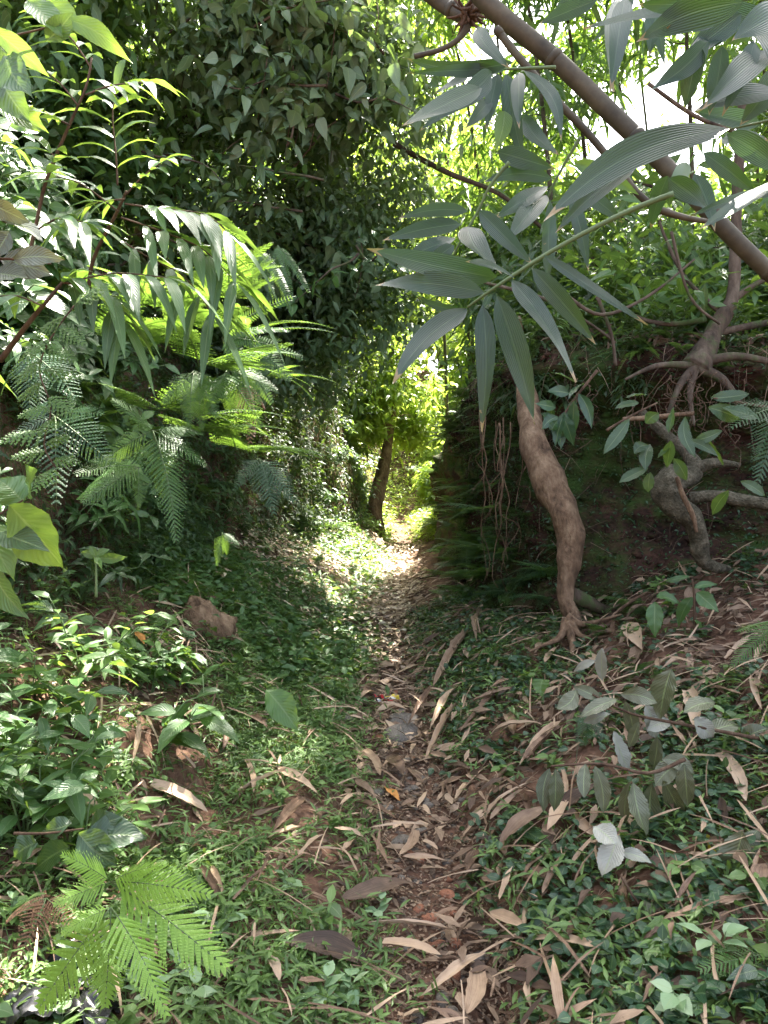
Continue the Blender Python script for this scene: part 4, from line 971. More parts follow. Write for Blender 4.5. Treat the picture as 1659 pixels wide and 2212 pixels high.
for P_, w_ in [([(1505, 790), (1470, 830), (1440, 905)], [22, 16, 6]), ([(1500, 795), (1490, 850), (1500, 920)], [24, 14, 5]), ([(1510, 795), (1560, 820), (1600, 870)], [26, 18, 7]), ([(1500, 790), (1420, 790), (1350, 820)], [18, 12, 5]), ([(1520, 780), (1600, 770), (1700, 790)], [26, 18, 12])]:
    log('', '', '', P_, w_, [4.68 - .05 * k for k in range(len(P_))], 'bark', 'root', sides=8, parent=t)
C = np.array([at(1300 + 350 * RS.rand(), 330 + 330 * RS.rand(), 4.8 + .8 * RS.rand()) for _ in range(26)])
m_ = MB(); foliage(m_, C, 12, .14, .14, .05, 'ovate', droop=.3, zb=-.1, halves=True); obj('foliage', m_, MT['mid'], t)
# thin crossing branches above the bank
for i, (P_, w_, d_, lab) in enumerate([
    ([(1225, 640), (1300, 680), (1400, 640), (1500, 560)], [10, 9, 7, 4], 4.3, 'thin mossy branch curving above the bank lip'),
    ([(1000, 600), (1160, 640), (1260, 690), (1330, 740)], [7, 8, 7, 5], 4.6, 'thin branch sloping down behind the broad bamboo leaves'),
    ([(1450, 500), (1490, 640), (1555, 700)], [7, 7, 6], 3.9, 'straight thin stick leaning beside the crooked tree'),
    ([(1290, 640), (1320, 720), (1330, 790)], [9, 8, 7], 4.5, 'upright dark sapling stem on the bank lip'),
    ([(850, 310), (960, 370), (1080, 420), (1180, 500)], [13, 12, 10, 8], 7.6, 'dark bough slanting behind the bamboo leaves'),
    ([(1400, 180), (1500, 250), (1600, 290), (1700, 330)], [10, 9, 8, 7], 3.6, 'thin branch crossing the bright sky gap')]):
    m_ = MB(); pts = rope(P_, [d_ + .05 * k for k in range(len(P_))]); tube(m_, pts, [px(w, d_) / 2 for w in w_], 8, sub=5, rough=.2)
    tag(obj('branch', m_, MT['bark']), lab, 'branch')

# hanging root strings and vines on the bank
for i in range(34):
    if i < 12: X = 1030 + 110 * RS.rand(); Y = 820 + 120 * RS.rand(); dep = 5.2 + .9 * RS.rand(); ln = .5 + .9 * RS.rand(); ph = 'pale tangled root string hanging beside the pale trunk'
    else: X = 1240 + 400 * RS.rand(); Y = 800 + 60 * RS.rand(); dep = 4.75 - (X - 1240) / 400 * .55; ln = .15 + .5 * RS.rand() ** 1.5; ph = 'thin root string dangling from the bank lip'
    p = at(X, Y, dep); n_ = 9
    q = [p + np.array([0, 0, -ln * s]) + np.cumsum(RS.normal(size=(n_, 3)) * .012, 0)[k] for k, s in enumerate(np.linspace(0, 1, n_))]
    m_ = MB(); tube(m_, q, np.linspace(.006 if i < 12 else .003, .0015, n_), 5, sub=3)
    o = obj('hanging_root', m_, MT['twig'] if i >= 12 else MT['pale']); tag(o, None, 'root', 'root strings hanging from the bank'); auto(o, ph, 'on the right bank', p)

# ------------------------------------------------------------------ near bamboo: culms
def culm(lab, P, w, deps, nodes, cut=False):
    t = thing('bamboo_culm', lab, 'bamboo culm', at(*P[-1], deps[-1])); pts = rope(P, deps); r = [px(a, d) / 2 for a, d in zip(w, deps)]
    m_ = MB(); tube(m_, pts, r, 24, sub=10, rough=.02, nscale=3); obj('culm', m_, MT['culm'], t)
    cum = np.concatenate([[0], np.cumsum(np.linalg.norm(np.diff(pts, axis=0), axis=1))])
    for f in nodes:
        s = f * cum[-1]; p = np.array([np.interp(s, cum, pts[:, k]) for k in range(3)]); q = np.array([np.interp(s + .02, cum, pts[:, k]) for k in range(3)]); d = nrm(q - p); rr = np.interp(s, cum, r)
        m_ = MB(); tube(m_, [p - d * .012, p - d * .004, p + d * .004, p + d * .012], [rr * 1.0, rr * 1.14, rr * 1.14, rr * 1.0], 20); obj('node_ring', m_, MT['culm'], t)
    return t
tb = culm('thick leaning bamboo culm crossing the upper right of the view', [(1000, -60), (1060, 15), (1200, 130), (1300, 225), (1400, 322), (1500, 425), (1600, 530), (1740, 660)], [40, 40, 39, 39, 38, 36, 36, 34], [2.25, 2.22, 2.2, 2.18, 2.15, 2.12, 2.1, 2.1], [.28, .52, .74, .9])
ts = culm('slimmer bamboo culm with a cut end below the thick one', [(1072, 62), (1130, 135), (1200, 215), (1270, 288), (1330, 360), (1350, 385)], [17, 17, 17, 16, 16, 16], [2.0] * 6, [.02, .97])
log('', '', '', [(1345, 375), (1375, 415), (1420, 450), (1480, 470), (1540, 480)], [16, 14, 16, 14, 10], [2.0, 2.0, 2.0, 2.02, 2.05], 'culm', 'side_branch', parent=ts)
t = culm('short bamboo stump with shaggy root cluster at the top', [(920, -20), (960, 12), (1010, 40)], [34, 32, 30], [2.4, 2.4, 2.35], [.6])
log('', '', '', [(1010, 55), (990, 85), (950, 108), (895, 122)], [16, 12, 12, 13], [2.35, 2.35, 2.35, 2.35], 'culm', 'side_branch', parent=t)
m_ = MB()
c0 = at(1012, 32, 2.34)
for k in range(46):
    d = rdir(1, -.2, .8)[0]; l = .02 + .06 * RS.rand(); tube(m_, [c0 + RS.normal(size=3) * .014, c0 + d * l * .6, c0 + d * l + RS.normal(size=3) * .01], [.007, .005, .002], 5, sub=2)
obj('root_cluster', m_, MT['twig'], t)

# ------------------------------------------------------------------ near bamboo: leafy branches
def spray(lab, dep, stem, lv, group='bamboo branches near the camera', sw=8, mat='bambig', name='bamboo_branch', cat='bamboo branch'):
    t = thing(name, lab, cat, at(stem[0][0], stem[0][1], dep), group)
    m_ = MB(); tube(m_, rope(stem, [dep + .03 * k for k in range(len(stem))]), np.linspace(px(sw, dep) / 2, px(sw, dep) / 4, len(stem)), 8, sub=5); obj('stem', m_, MT['stem'], t)
    for L_ in lv:
        (bx, by), (tx, ty), w = L_[:3]; mt = L_[3] if len(L_) > 3 else mat
        d0 = dep + RS.normal() * .04; d1 = d0 + RS.normal() * .07 - .03
        B = at(bx, by, d0); T = at(tx, ty, d1); D = T - B; l = np.linalg.norm(D)
        view = nrm(CAM - (B + T) / 2); N = nrm(view + RS.normal(size=3) * .28 + np.array([0, 0, .35]))
        sag = .07 * (1 - abs(D[2]) / l); D = D + np.array([0, 0, sag * l])
        m_ = heroleaf(B, D, N, np.linalg.norm(D), px(w, dep) * .86, L_[4] if len(L_) > 4 else 'blade', sag, .22); obj('leaf', m_, MT[mt], t)
    return t
spray('broad-leaved bamboo branch spreading its fan of leaves over the middle of the view', 1.55, [(1455, 418), (1360, 455), (1259, 505), (1174, 553), (1104, 598), (1049, 635), (1010, 664)],
      [((1072, 600), (795, 537), 66), ((1045, 632), (798, 612), 58), ((1008, 668), (848, 822), 70), ((1043, 660), (1031, 925), 52), ((1075, 640), (1156, 916), 66), ((1106, 606), (1246, 822), 58), ((1150, 580), (1290, 742), 50), ((1110, 600), (1010, 560), 30), ((1175, 552), (1400, 700), 30), ((1000, 670), (900, 640), 22)], sw=13)
spray('bamboo branch with layered leaves left of the broad fan', 1.8, [(1100, 350), (1060, 400), (1030, 460), (985, 540), (960, 600)],
      [((1010, 456), (860, 470), 34), ((995, 484), (825, 520), 42), ((1010, 490), (1085, 585), 70), ((1035, 455), (1152, 572), 44), ((985, 515), (870, 560), 46), ((980, 530), (905, 590), 36), ((960, 560), (1070, 600), 40)])
spray('bamboo branch with leaves drooping from the bright gap', 1.9, [(1255, 295), (1225, 345), (1195, 400), (1175, 450)],
      [((1075, 328), (1200, 365), 48), ((1190, 385), (1040, 396), 38), ((1182, 402), (1068, 468), 46), ((1178, 422), (1098, 512), 56), ((1188, 430), (1188, 612), 42), ((1232, 420), (1272, 585), 36), ((1230, 400), (1350, 480), 44), ((1240, 350), (1380, 420), 40, 'bam')])
spray('bamboo branch whose leaves hang around the cut culm', 1.9, [(1200, 145), (1130, 148), (1060, 152), (1010, 165)],
      [((1108, 135), (870, 122), 38), ((1092, 150), (885, 157), 30), ((1062, 157), (978, 222), 54), ((1075, 160), (1050, 275), 38), ((1094, 160), (1130, 348), 46), ((1120, 158), (1110, 260), 40), ((1132, 152), (1215, 285), 36), ((1040, 190), (868, 272), 48), ((1050, 205), (905, 282), 34), ((1090, 240), (1072, 318), 44, 'light'), ((1130, 250), (1206, 332), 42), ((1010, 165), (940, 200), 30), ((1060, 215), (1010, 270), 36), ((1030, 60), (1100, 130), 44)])
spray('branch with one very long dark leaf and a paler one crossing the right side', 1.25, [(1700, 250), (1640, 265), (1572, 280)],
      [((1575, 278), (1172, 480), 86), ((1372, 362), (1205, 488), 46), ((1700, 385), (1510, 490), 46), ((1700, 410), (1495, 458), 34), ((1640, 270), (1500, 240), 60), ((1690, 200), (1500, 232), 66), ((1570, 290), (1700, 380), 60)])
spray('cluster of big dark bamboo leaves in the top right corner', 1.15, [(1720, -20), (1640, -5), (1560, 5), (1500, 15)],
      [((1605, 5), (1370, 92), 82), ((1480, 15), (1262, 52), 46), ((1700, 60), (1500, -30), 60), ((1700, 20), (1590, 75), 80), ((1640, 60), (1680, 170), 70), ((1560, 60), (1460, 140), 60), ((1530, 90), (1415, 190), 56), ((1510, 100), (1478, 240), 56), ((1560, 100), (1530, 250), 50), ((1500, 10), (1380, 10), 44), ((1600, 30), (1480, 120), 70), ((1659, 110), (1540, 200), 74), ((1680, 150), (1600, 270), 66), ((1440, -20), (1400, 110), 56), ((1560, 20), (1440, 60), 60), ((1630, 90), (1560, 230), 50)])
spray('hanging bamboo leaves in front of the thick culm at the top', 1.5, [(1420, -40), (1370, -20), (1320, -10)],
      [((1330, -5), (1308, 192), 62), ((1350, -5), (1330, 165), 50), ((1290, 0), (1160, 50), 44), ((1370, -5), (1290, 85), 30), ((1400, -5), (1420, 130), 40), ((1250, -20), (1190, 60), 30)])
spray('dark leaves drooping beside the branch node at right', 1.7, [(1400, 440), (1440, 400), (1500, 370)],
      [((1445, 385), (1532, 455), 52), ((1442, 380), (1400, 495), 46), ((1500, 375), (1545, 500), 42), ((1520, 330), (1640, 420), 46), ((1560, 300), (1659, 300), 60), ((1480, 350), (1440, 420), 40, 'bam')])

# ------------------------------------------------------------------ left bank: compound-leaved saplings
def compound(t, rach, n, ll, lw, mat='light', droop=.5, dep=2.6, dd=0.0, spread=1.0):
    deps = [dep + dd * k for k in range(len(rach))]; pts = rope(rach, deps)
    m_ = MB(); tube(m_, pts, np.linspace(.0035, .0018, len(pts)), 6, sub=4, m=0)
    cum = np.concatenate([[0], np.cumsum(np.linalg.norm(np.diff(pts, axis=0), axis=1))])
    for k in range(n):
        s = (.18 + .8 * k / max(n - 1, 1)) * cum[-1]; p = np.array([np.interp(s, cum, pts[:, j]) for j in range(3)]); q = np.array([np.interp(s + .01, cum + 1e-6 * np.arange(len(cum)), pts[:, j]) for j in range(3)])
        d = nrm(q - p) if np.linalg.norm(q - p) > 1e-5 else nrm(pts[-1] - pts[-2])
        sd = nrm(np.cross(d, np.array([0, -.45, 1.])))
        for sg in (-1, 1):
            D = nrm(d * .75 + sd * sg * spread + RS.normal(size=3) * .12 + np.array([0, 0, .1]))
            leaves(m_, p, D, np.array([0, -.35, 1.]) + RS.normal(size=3) * .15, ll * (.8 + .35 * RS.rand()), lw * (.85 + .3 * RS.rand()), 'lance', droop, .25, m=1, wav=.03)
    leaves(m_, pts[-1], pts[-1] - pts[-2], np.array([0, -.3, 1.]), ll * 1.15, lw, 'lance', droop, .2, m=1)
    return obj('compound_leaf', m_.mesh('compound_leaf', [MT['twig'], MT[mat]]), None, t)
t = thing('sapling', 'sapling with long arching compound leaves reaching out from the upper left bank', 'sapling', at(202, 600, 2.7))
m_ = MB(); tube(m_, rope([(190, 640), (202, 560), (254, 456), (273, 413)], [2.8, 2.75, 2.65, 2.6]), [.008, .007, .006, .004], 8, sub=4); obj('stem', m_, MT['twig'], t)
for R_, n_, ll, lw, mt in [([(254, 400), (250, 330), (243, 250), (250, 200)], 6, .21, .04, 'light'), ([(270, 440), (350, 452), (440, 462), (490, 500)], 7, .2, .042, 'mid'), ([(262, 470), (350, 500), (440, 540), (510, 610)], 7, .21, .04, 'mid'),
                           ([(245, 510), (320, 555), (400, 600), (460, 680)], 6, .2, .04, 'mid'), ([(273, 420), (310, 380), (350, 350)], 4, .12, .04, 'mid'), ([(270, 430), (200, 440), (150, 470)], 4, .14, .03, 'light'), ([(254, 456), (180, 400), (120, 380)], 4, .17, .035, 'mid')]:
    compound(t, R_, n_, ll, lw, mt, dep=2.55)
t = thing('sapling', 'red-stemmed sapling with drooping bright leaflets at the upper left', 'sapling', at(60, 560, 2.5))
m_ = MB(); tube(m_, rope([(50, 600), (75, 500), (100, 390), (150, 270), (185, 190), (198, 125)], [2.6, 2.55, 2.5, 2.45, 2.4, 2.4]), [.007, .0065, .006, .005, .004, .003], 8, sub=4); obj('stem', m_, MT['twig'], t)
for R_, n_, ll, lw, mt in [([(185, 205), (240, 185), (310, 178)], 4, .14, .035, 'light'), ([(150, 270), (110, 250), (60, 230)], 4, .15, .035, 'light'), ([(198, 150), (160, 90), (120, 50)], 4, .15, .03, 'light'), ([(100, 385), (120, 345), (110, 330)], 3, .15, .045, 'light'), ([(75, 500), (130, 470), (180, 480)], 4, .17, .04, 'mid'), ([(170, 230), (130, 180), (80, 140)], 4, .15, .03, 'light')]:
    compound(t, R_, n_, ll, lw, mt, dep=2.4)
t = thing('sapling', 'low sapling fanning long green leaflets just above the ferns at left', 'sapling', at(80, 700, 2.4))
m_ = MB(); tube(m_, rope([(0, 780), (60, 700), (135, 610)], [2.5, 2.45, 2.4]), [.01, .008, .005], 8, sub=4); obj('stem', m_, MT['twig'], t)
for R_, n_, ll, lw in [([(135, 612), (140, 606)], 2, .17, .045), ([(135, 610), (190, 620), (240, 640)], 3, .15, .04), ([(240, 665), (262, 690)], 2, .14, .045), ([(150, 610), (250, 590), (360, 600)], 5, .17, .04), ([(90, 660), (40, 640), (0, 640)], 3, .16, .045)]:
    compound(t, R_, n_, ll, lw, 'mid', dep=2.35, droop=.8)

def leafset(name, lab, cat, stem, dep, lv, mat, prof='leafy', group=None, sw=7, sm_='twig'):
    t = thing(name, lab, cat, at(stem[0][0], stem[0][1], dep), group)
    m_ = MB(); tube(m_, rope(stem, [dep] * len(stem)), np.linspace(px(sw, dep) / 2, px(sw, dep) / 4, len(stem)), 7, sub=4); obj('stem', m_, MT[sm_], t)
    for (b, e, w, *mm) in lv:
        d0 = dep + RS.normal() * .03; B = at(*b, d0); T = at(*e, d0 + RS.normal() * .04 - .02); D = T - B; l = np.linalg.norm(D)
        N = nrm(nrm(CAM - B) * .8 + RS.normal(size=3) * .3 + np.array([0, 0, .5]))
        m_ = heroleaf(B, D + np.array([0, 0, .1 * l]), N, l, px(w, dep) * 1.1, prof, .1, .24, serr=.045 if prof == 'oblong' else .012, ripple=.03); obj('leaf', m_, MT[mm[0] if mm else mat], t)
    return t
leafset('shrub', 'broad-leaved plant with big glossy leaves at the left edge', 'shrub', [(-40, 1130), (0, 1110), (50, 1080)], 1.7, [((20, 1090), (132, 1225), 110, 'light'), ((-30, 1120), (30, 1240), 80, 'light'), ((50, 1085), (-10, 1030), 90), ((60, 1075), (70, 1000), 60), ((-20, 1230), (50, 1330), 55), ((0, 1150), (100, 1180), 60, 'dark')], 'mid')
leafset('shrub', 'shrub with large pale crinkled leaves in the top left corner', 'shrub', [(-60, 60), (0, 80), (60, 70), (140, 50)], 1.9, [((60, 0), (130, 70), 60, 'light'), ((140, 40), (275, 130), 42, 'light'), ((100, 0), (170, 60), 60, 'light'), ((-20, 60), (100, 160), 40, 'light'), ((0, 100), (10, 240), 40, 'light'), ((-20, 220), (100, 285), 60, 'light'), ((0, 170), (60, 260), 60), ((100, 90), (160, 20), 44), ((10, 120), (60, 200), 70)], 'mid')
leafset('shrub', 'shrub with rounded grey-green leaves low at the far left', 'shrub', [(-40, 560), (40, 560), (110, 570)], 2.0, [((0, 560), (110, 590), 60), ((30, 560), (130, 555), 44), ((-10, 590), (60, 600), 60), ((0, 470), (90, 515), 50), ((-20, 440), (60, 480), 44), ((20, 500), (-20, 560), 44)], 'olive')
leafset('shrub', 'plant with five large dark leaves above the near left ferns', 'shrub', [(30, 1800), (100, 1800), (180, 1790)], 2.2, [((185, 1810), (315, 1800), 80), ((160, 1790), (90, 1760), 0.1), ((170, 1800), (250, 1865), 74), ((155, 1780), (90, 1790), 44), ((150, 1830), (75, 1880), 56), ((80, 1820), (30, 1850), 60), ((190, 1790), (260, 1760), 60)], 'dark')
leafset('seedling', 'upright seedling with a rosette of pale leaves near the left edge', 'seedling', [(208, 1290), (208, 1240), (207, 1205)], 2.6, [((207, 1205), (172, 1192), 18, 'light'), ((207, 1205), (275, 1202), 22, 'light'), ((207, 1200), (222, 1232), 14, 'light'), ((207, 1200), (240, 1185), 14, 'light'), ((207, 1205), (190, 1175), 14, 'light')], 'light', sm_='stem')
leafset('twig', 'drooping twig of rounded dark leaves hanging beside the pale trunk', 'twig', [(1290, 800), (1250, 850), (1215, 900), (1195, 935)], 4.3, [((1240, 860), (1215, 940), 26), ((1240, 865), (1235, 945), 26), ((1220, 890), (1200, 960), 28), ((1215, 895), (1240, 960), 26), ((1205, 900), (1172, 925), 24), ((1200, 925), (1212, 968), 26), ((1190, 910), (1165, 890), 22), ((1200, 880), (1160, 870), 22), ((1250, 850), (1275, 920), 24), ((1230, 850), (1180, 845), 24), ((1260, 830), (1225, 850), 22), ((1195, 880), (1182, 925), 22), ((1240, 825), (1190, 800), 22), ((1190, 930), (1205, 905), 22)], 'heart')
for lab, st, dep, lv in [
  ('serrate-leaved twig spreading across the dark undercut', [(1310, 930), (1360, 900), (1420, 870)], 3.9, [((1360, 905), (1308, 975), 26), ((1395, 915), (1425, 890), 26), ((1370, 980), (1402, 960), 24), ((1405, 960), (1395, 1010), 26), ((1420, 990), (1450, 960), 22), ((1400, 1010), (1340, 1040), 26), ((1405, 1020), (1400, 1060), 22), ((1440, 1010), (1450, 945), 24), ((1455, 990), (1480, 1035), 26), ((1380, 870), (1330, 880), 22), ((1350, 860), (1400, 850), 20)]),
  ('twig of long serrate leaves at the right edge of the bank', [(1659, 880), (1600, 870), (1540, 860)], 3.6, [((1535, 860), (1620, 850), 30), ((1530, 880), (1600, 905), 34), ((1560, 930), (1500, 950), 24), ((1520, 940), (1560, 1000), 26), ((1480, 900), (1500, 980), 26), ((1560, 880), (1640, 900), 30), ((1600, 1040), (1650, 1070), 24), ((1575, 1060), (1540, 1110), 24), ((1480, 950), (1550, 985), 20), ((1455, 880), (1445, 930), 22)])]:
    leafset('twig', lab, 'twig', st, dep, lv, 'dark', 'oblong')
leafset('fallen_branch', 'fallen leafy branch with silver-backed and olive leaves on the right slope', 'branch', [(1659, 1600), (1560, 1580), (1450, 1560), (1360, 1540), (1280, 1500)], 2.75, [
  ((1395, 1522), (1422, 1592), 44, 'silver'), ((1325, 1580), (1362, 1655), 42, 'silver'), ((1260, 1560), (1320, 1540), 22, 'silver'), ((1640, 1630), (1562, 1662), 42, 'silver'), ((1450, 1560), (1400, 1575), 30, 'silver'), ((1300, 1400), (1300, 1465), 26, 'silver'), ((1240, 1450), (1290, 1425), 16, 'silver'),
  ((1245, 1490), (1205, 1530), 34), ((1335, 1510), (1255, 1545), 28), ((1450, 1445), (1425, 1545), 60), ((1545, 1518), (1480, 1535), 36), ((1350, 1515), (1365, 1590), 30), ((1420, 1590), (1410, 1660), 28), ((1340, 1500), (1420, 1520), 34), ((1520, 1585), (1600, 1560), 36), ((1600, 1600), (1660, 1570), 36), ((1300, 1510), (1240, 1480), 26), ((1500, 1550), (1540, 1590), 40, 'silver'), ((1380, 1560), (1360, 1610), 24)], 'olive', 'oblong', sw=9)
leafset('fallen_branch', 'fallen branch with limp hanging olive leaves on the right slope', 'branch', [(1480, 1640), (1400, 1670), (1300, 1650), (1190, 1655)], 2.5, [
  ((1187, 1660), (1176, 1748), 32), ((1200, 1660), (1202, 1748), 32), ((1285, 1655), (1302, 1748), 32), ((1265, 1650), (1262, 1720), 26), ((1368, 1690), (1397, 1802), 46), ((1410, 1690), (1427, 1815), 46), ((1432, 1685), (1470, 1760), 36), ((1470, 1650), (1418, 1695), 42), ((1478, 1650), (1482, 1735), 38), ((1360, 1690), (1345, 1770), 30), ((1430, 1640), (1500, 1670), 34)], 'olive', 'oblong', sw=9)
leafset('fallen_branch', 'dark stick with a few grey and olive leaves near the lower right', 'branch', [(1500, 1920), (1440, 1930), (1390, 1960), (1340, 1890)], 2.2, [
  ((1282, 1785), (1330, 1825), 46, 'silver'), ((1335, 1805), (1303, 1890), 48, 'silver'), ((1338, 1840), (1408, 1862), 28, 'silver'), ((1605, 1795), (1572, 1905), 66), ((1395, 1945), (1428, 2032), 54), ((1450, 1930), (1510, 1985), 44), ((1640, 1790), (1620, 1870), 40), ((1560, 1980), (1600, 1900), 30, 'heart')], 'olive', 'oblong', sw=10)
leafset('seedling', 'broad-leaved seedling at the foot of the mossy bank', 'seedling', [(1500, 1400), (1500, 1300), (1495, 1250)], 4.0, [((1418, 1290), (1468, 1300), 34), ((1415, 1300), (1415, 1370), 34), ((1495, 1290), (1465, 1350), 32), ((1505, 1280), (1550, 1320), 32), ((1500, 1340), (1528, 1380), 28), ((1490, 1245), (1435, 1255), 14), ((1500, 1270), (1552, 1262), 16)], 'mid', 'ovate')
leafset('seedling', 'heart-leaved seedling standing on the right slope', 'seedling', [(1172, 1520), (1172, 1480)], 3.8, [((1172, 1468), (1170, 1502), 34)], 'light', 'heart', sm_='stem')
leafset('fallen_leaf', 'large mottled green leaf lying on the left of the path', 'leaf', [(560, 1480), (575, 1490)], 3.7, [((575, 1490), (640, 1575), 60, 'light')], 'olive', 'ovate', sw=4)
leafset('fallen_leaf', 'small four-pointed green leaf lying on the right slope', 'leaf', [(1110, 1765), (1118, 1768)], 2.9, [((1085, 1760), (1135, 1772), 34, 'fern')], 'fern', 'dia', sw=3)
for k, (X, Y) in enumerate([(1351, 1822), (1529, 1832), (1540, 1860), (1548, 1852)]):
    p, n1 = hit(X, Y); m_ = MB(); leaves(m_, p + n1 * .05, [.2, 0, -1], n1, .035, .022, 'ovate', 0, .2)
    tag(obj('yellow_leaf', m_, MT['yellow']), ['small yellow leaf nearest the silver leaves', 'small yellow leaf above two others', 'lowest small yellow leaf at right', 'small yellow leaf rightmost of the four'][k], 'leaf', 'small yellow leaves on the right slope')

# ------------------------------------------------------------------ ferns with placed fronds
def fern_px(lab, crown, dep, tips, kind, ws=1.0, dj=.12, base=None):
    c = at(*crown, dep); t = thing('fern', lab, 'fern', c)
    for k, (X, Y) in enumerate(tips):
        T = at(X, Y, dep - .05 + RS.normal() * dj); B = c if base is None else at(*base[k], dep)
        l = np.linalg.norm(T - B)
        add_frond(t, FR[kind][k % len(FR[kind])], B, T + np.array([0, 0, .12 * l]), nrm(CAM - T) * .8 + np.array([0, 0, .8]) + RS.normal(size=3) * .2, ws)
    return t
fern_px('big lacy fern catching the sun on the left bank', (330, 930), 3.0, [(190, 1010), (415, 1170), (455, 1010), (290, 900), (380, 1120), (250, 870), (440, 930), (350, 1090)], 'a')
fern_px('pale fern hanging over the bank beside the lacy fern', (420, 800), 3.1, [(470, 900), (400, 910), (350, 880), (500, 860), (440, 930)], 'a')
fern_px('long pale fern cascading under the arching fern', (540, 740), 3.6, [(520, 860), (600, 800), (640, 830), (560, 880), (590, 720)], 'a', 1.1)
fern_px('fern spreading sideways below the lacy fern at left', (300, 1010), 2.7, [(130, 1060), (200, 1000), (170, 1095), (295, 1105)], 'a', 1.1)
fern_px('fern arching over the dark hollow in the left bank', (480, 730), 3.3, [(612, 690), (640, 740), (610, 880), (560, 860), (500, 850), (570, 640)], 's', 1.6)
fern_px('fern below the arching one on the left bank', (490, 800), 3.3, [(560, 930), (500, 920), (450, 880), (600, 840)], 'a')
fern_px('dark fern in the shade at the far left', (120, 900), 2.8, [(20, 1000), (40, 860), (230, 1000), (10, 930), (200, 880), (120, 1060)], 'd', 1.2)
fern_px('dark fern above the climbing fern at the left edge', (60, 760), 3.0, [(-30, 850), (100, 880), (150, 830), (-20, 780), (60, 900)], 'd')
fern_px('yellowing fern hanging from the left bank lip', (560, 540), 4.6, [(545, 640), (575, 655), (600, 640), (560, 660), (630, 630), (650, 670)], 's', 1.1)
fern_px('withered brown fern hanging beneath the left bank lip', (530, 830), 4.2, [(520, 930), (550, 950), (575, 920), (500, 900), (590, 880)], 'b')
fern_px('slender fern hanging by the vine curtain', (600, 530), 5.0, [(640, 640), (615, 660), (670, 620), (590, 640)], 's')
fern_px('feathery dark fern low in the left hollow', (560, 990), 4.6, [(600, 1110), (540, 1080), (640, 1080), (510, 1040), (580, 1060)], 'd', 1.1)
fern_px('small fern hanging above the pale boulder', (480, 1150), 4.0, [(500, 1210), (470, 1230), (520, 1180)], 'a', .9)
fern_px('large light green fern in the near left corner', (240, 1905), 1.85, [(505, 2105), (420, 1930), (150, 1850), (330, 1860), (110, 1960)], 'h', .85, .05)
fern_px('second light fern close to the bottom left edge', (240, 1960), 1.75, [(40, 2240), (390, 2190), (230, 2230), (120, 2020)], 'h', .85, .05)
fern_px('withered brown fern among the near left ferns', (100, 1940), 1.95, [(10, 2020), (60, 2060), (0, 1970), (150, 1990)], 'b', 1.5)
fern_px('bright fern at the right edge below the bank', (1690, 1340), 2.6, [(1575, 1440), (1620, 1380), (1590, 1360), (1680, 1460)], 'a')
fern_px('bright fern in the lower right corner', (1690, 2060), 1.9, [(1530, 2085), (1560, 2130), (1620, 2160)], 'a')
fern_px('small bright fern on the lower right slope', (1290, 2110), 2.1, [(1245, 2060), (1300, 2045), (1320, 2080), (1260, 2110)], 'a')
fern_px('grey-green fern by the edge of the bank at right', (1690, 880), 3.4, [(1590, 900), (1620, 960), (1640, 1050), (1600, 850)], 'd')
fern_px('drooping fern leaning over the fallen branch', (1270, 1530), 3.0, [(1275, 1630), (1240, 1600), (1300, 1600)], 'd')
for i, (X, Y, dep, sz, kd) in enumerate([(1120, 1200, 4.95, .36, 'd'), (1160, 1230, 4.85, .34, 'd'), (1090, 1260, 5.0, .3, 'd'), (1180, 1290, 4.75, .3, 'd'), (1010, 1180, 5.6, .34, 'd'), (1040, 1100, 5.5, .3, 'd'), (1360, 1300, 4.35, .32, 'a'), (1400, 1320, 4.2, .26, 'd'), (1310, 1360, 4.3, .26, 'a'), (1165, 1360, 4.5, .24, 'd'), (1200, 1410, 4.3, .2, 'd'), (1290, 1430, 4.1, .2, 'd'), (1240, 1290, 4.7, .14, 'd'), (985, 1300, 5.4, .25, 'd'), (1060, 1370, 4.9, .2, 'd'), (1440, 1450, 3.7, .22, 'a'), (1380, 1440, 3.8, .2, 'a')]):
    p = at(X, Y, dep); h, n1 = hit(X, Y)
    if np.linalg.norm(h - CAM) > 1 and np.linalg.norm(h - p) < 1.6: p = h + n1 * .01
    fern(p, nrm(np.array([-.5, -.8, .2])), sz, 6, kd, ('lacy green' if kd == 'a' else 'dark lacy') + ' fern', 'growing out of ' + ('the foot of the bank' if Y > 1280 else 'the face of the right bank'), 'ferns on the right bank', face=(-.4, -.9))
# climbing fern
t = thing('climbing_fern', 'pale lacy climbing fern trailing down at the left edge', 'climbing fern', at(150, 690, 2.2))
m_ = MB(); v = rope([(160, 660), (110, 730), (85, 800), (110, 880), (95, 960), (120, 1010)], [2.2] * 6); tube(m_, v, [.0025] * 6, 5, sub=4); obj('vine', m_, MT['twig'], t)
for k in range(16):
    s = k / 15 * 5; p = np.array([np.interp(s, np.arange(6), v[:, j]) for j in range(3)])
    d = nrm(np.array([(-1) ** k * .9, -.3, -.25]) + RS.normal(size=3) * .3); m2 = frond_bi(7, .5, .2, matn='light', npl=3, pl=1.3) if k < 2 else m2
    add_frond(t, m2, p, p + d * (.09 + .05 * RS.rand()), [0, -.7, .7], .9)

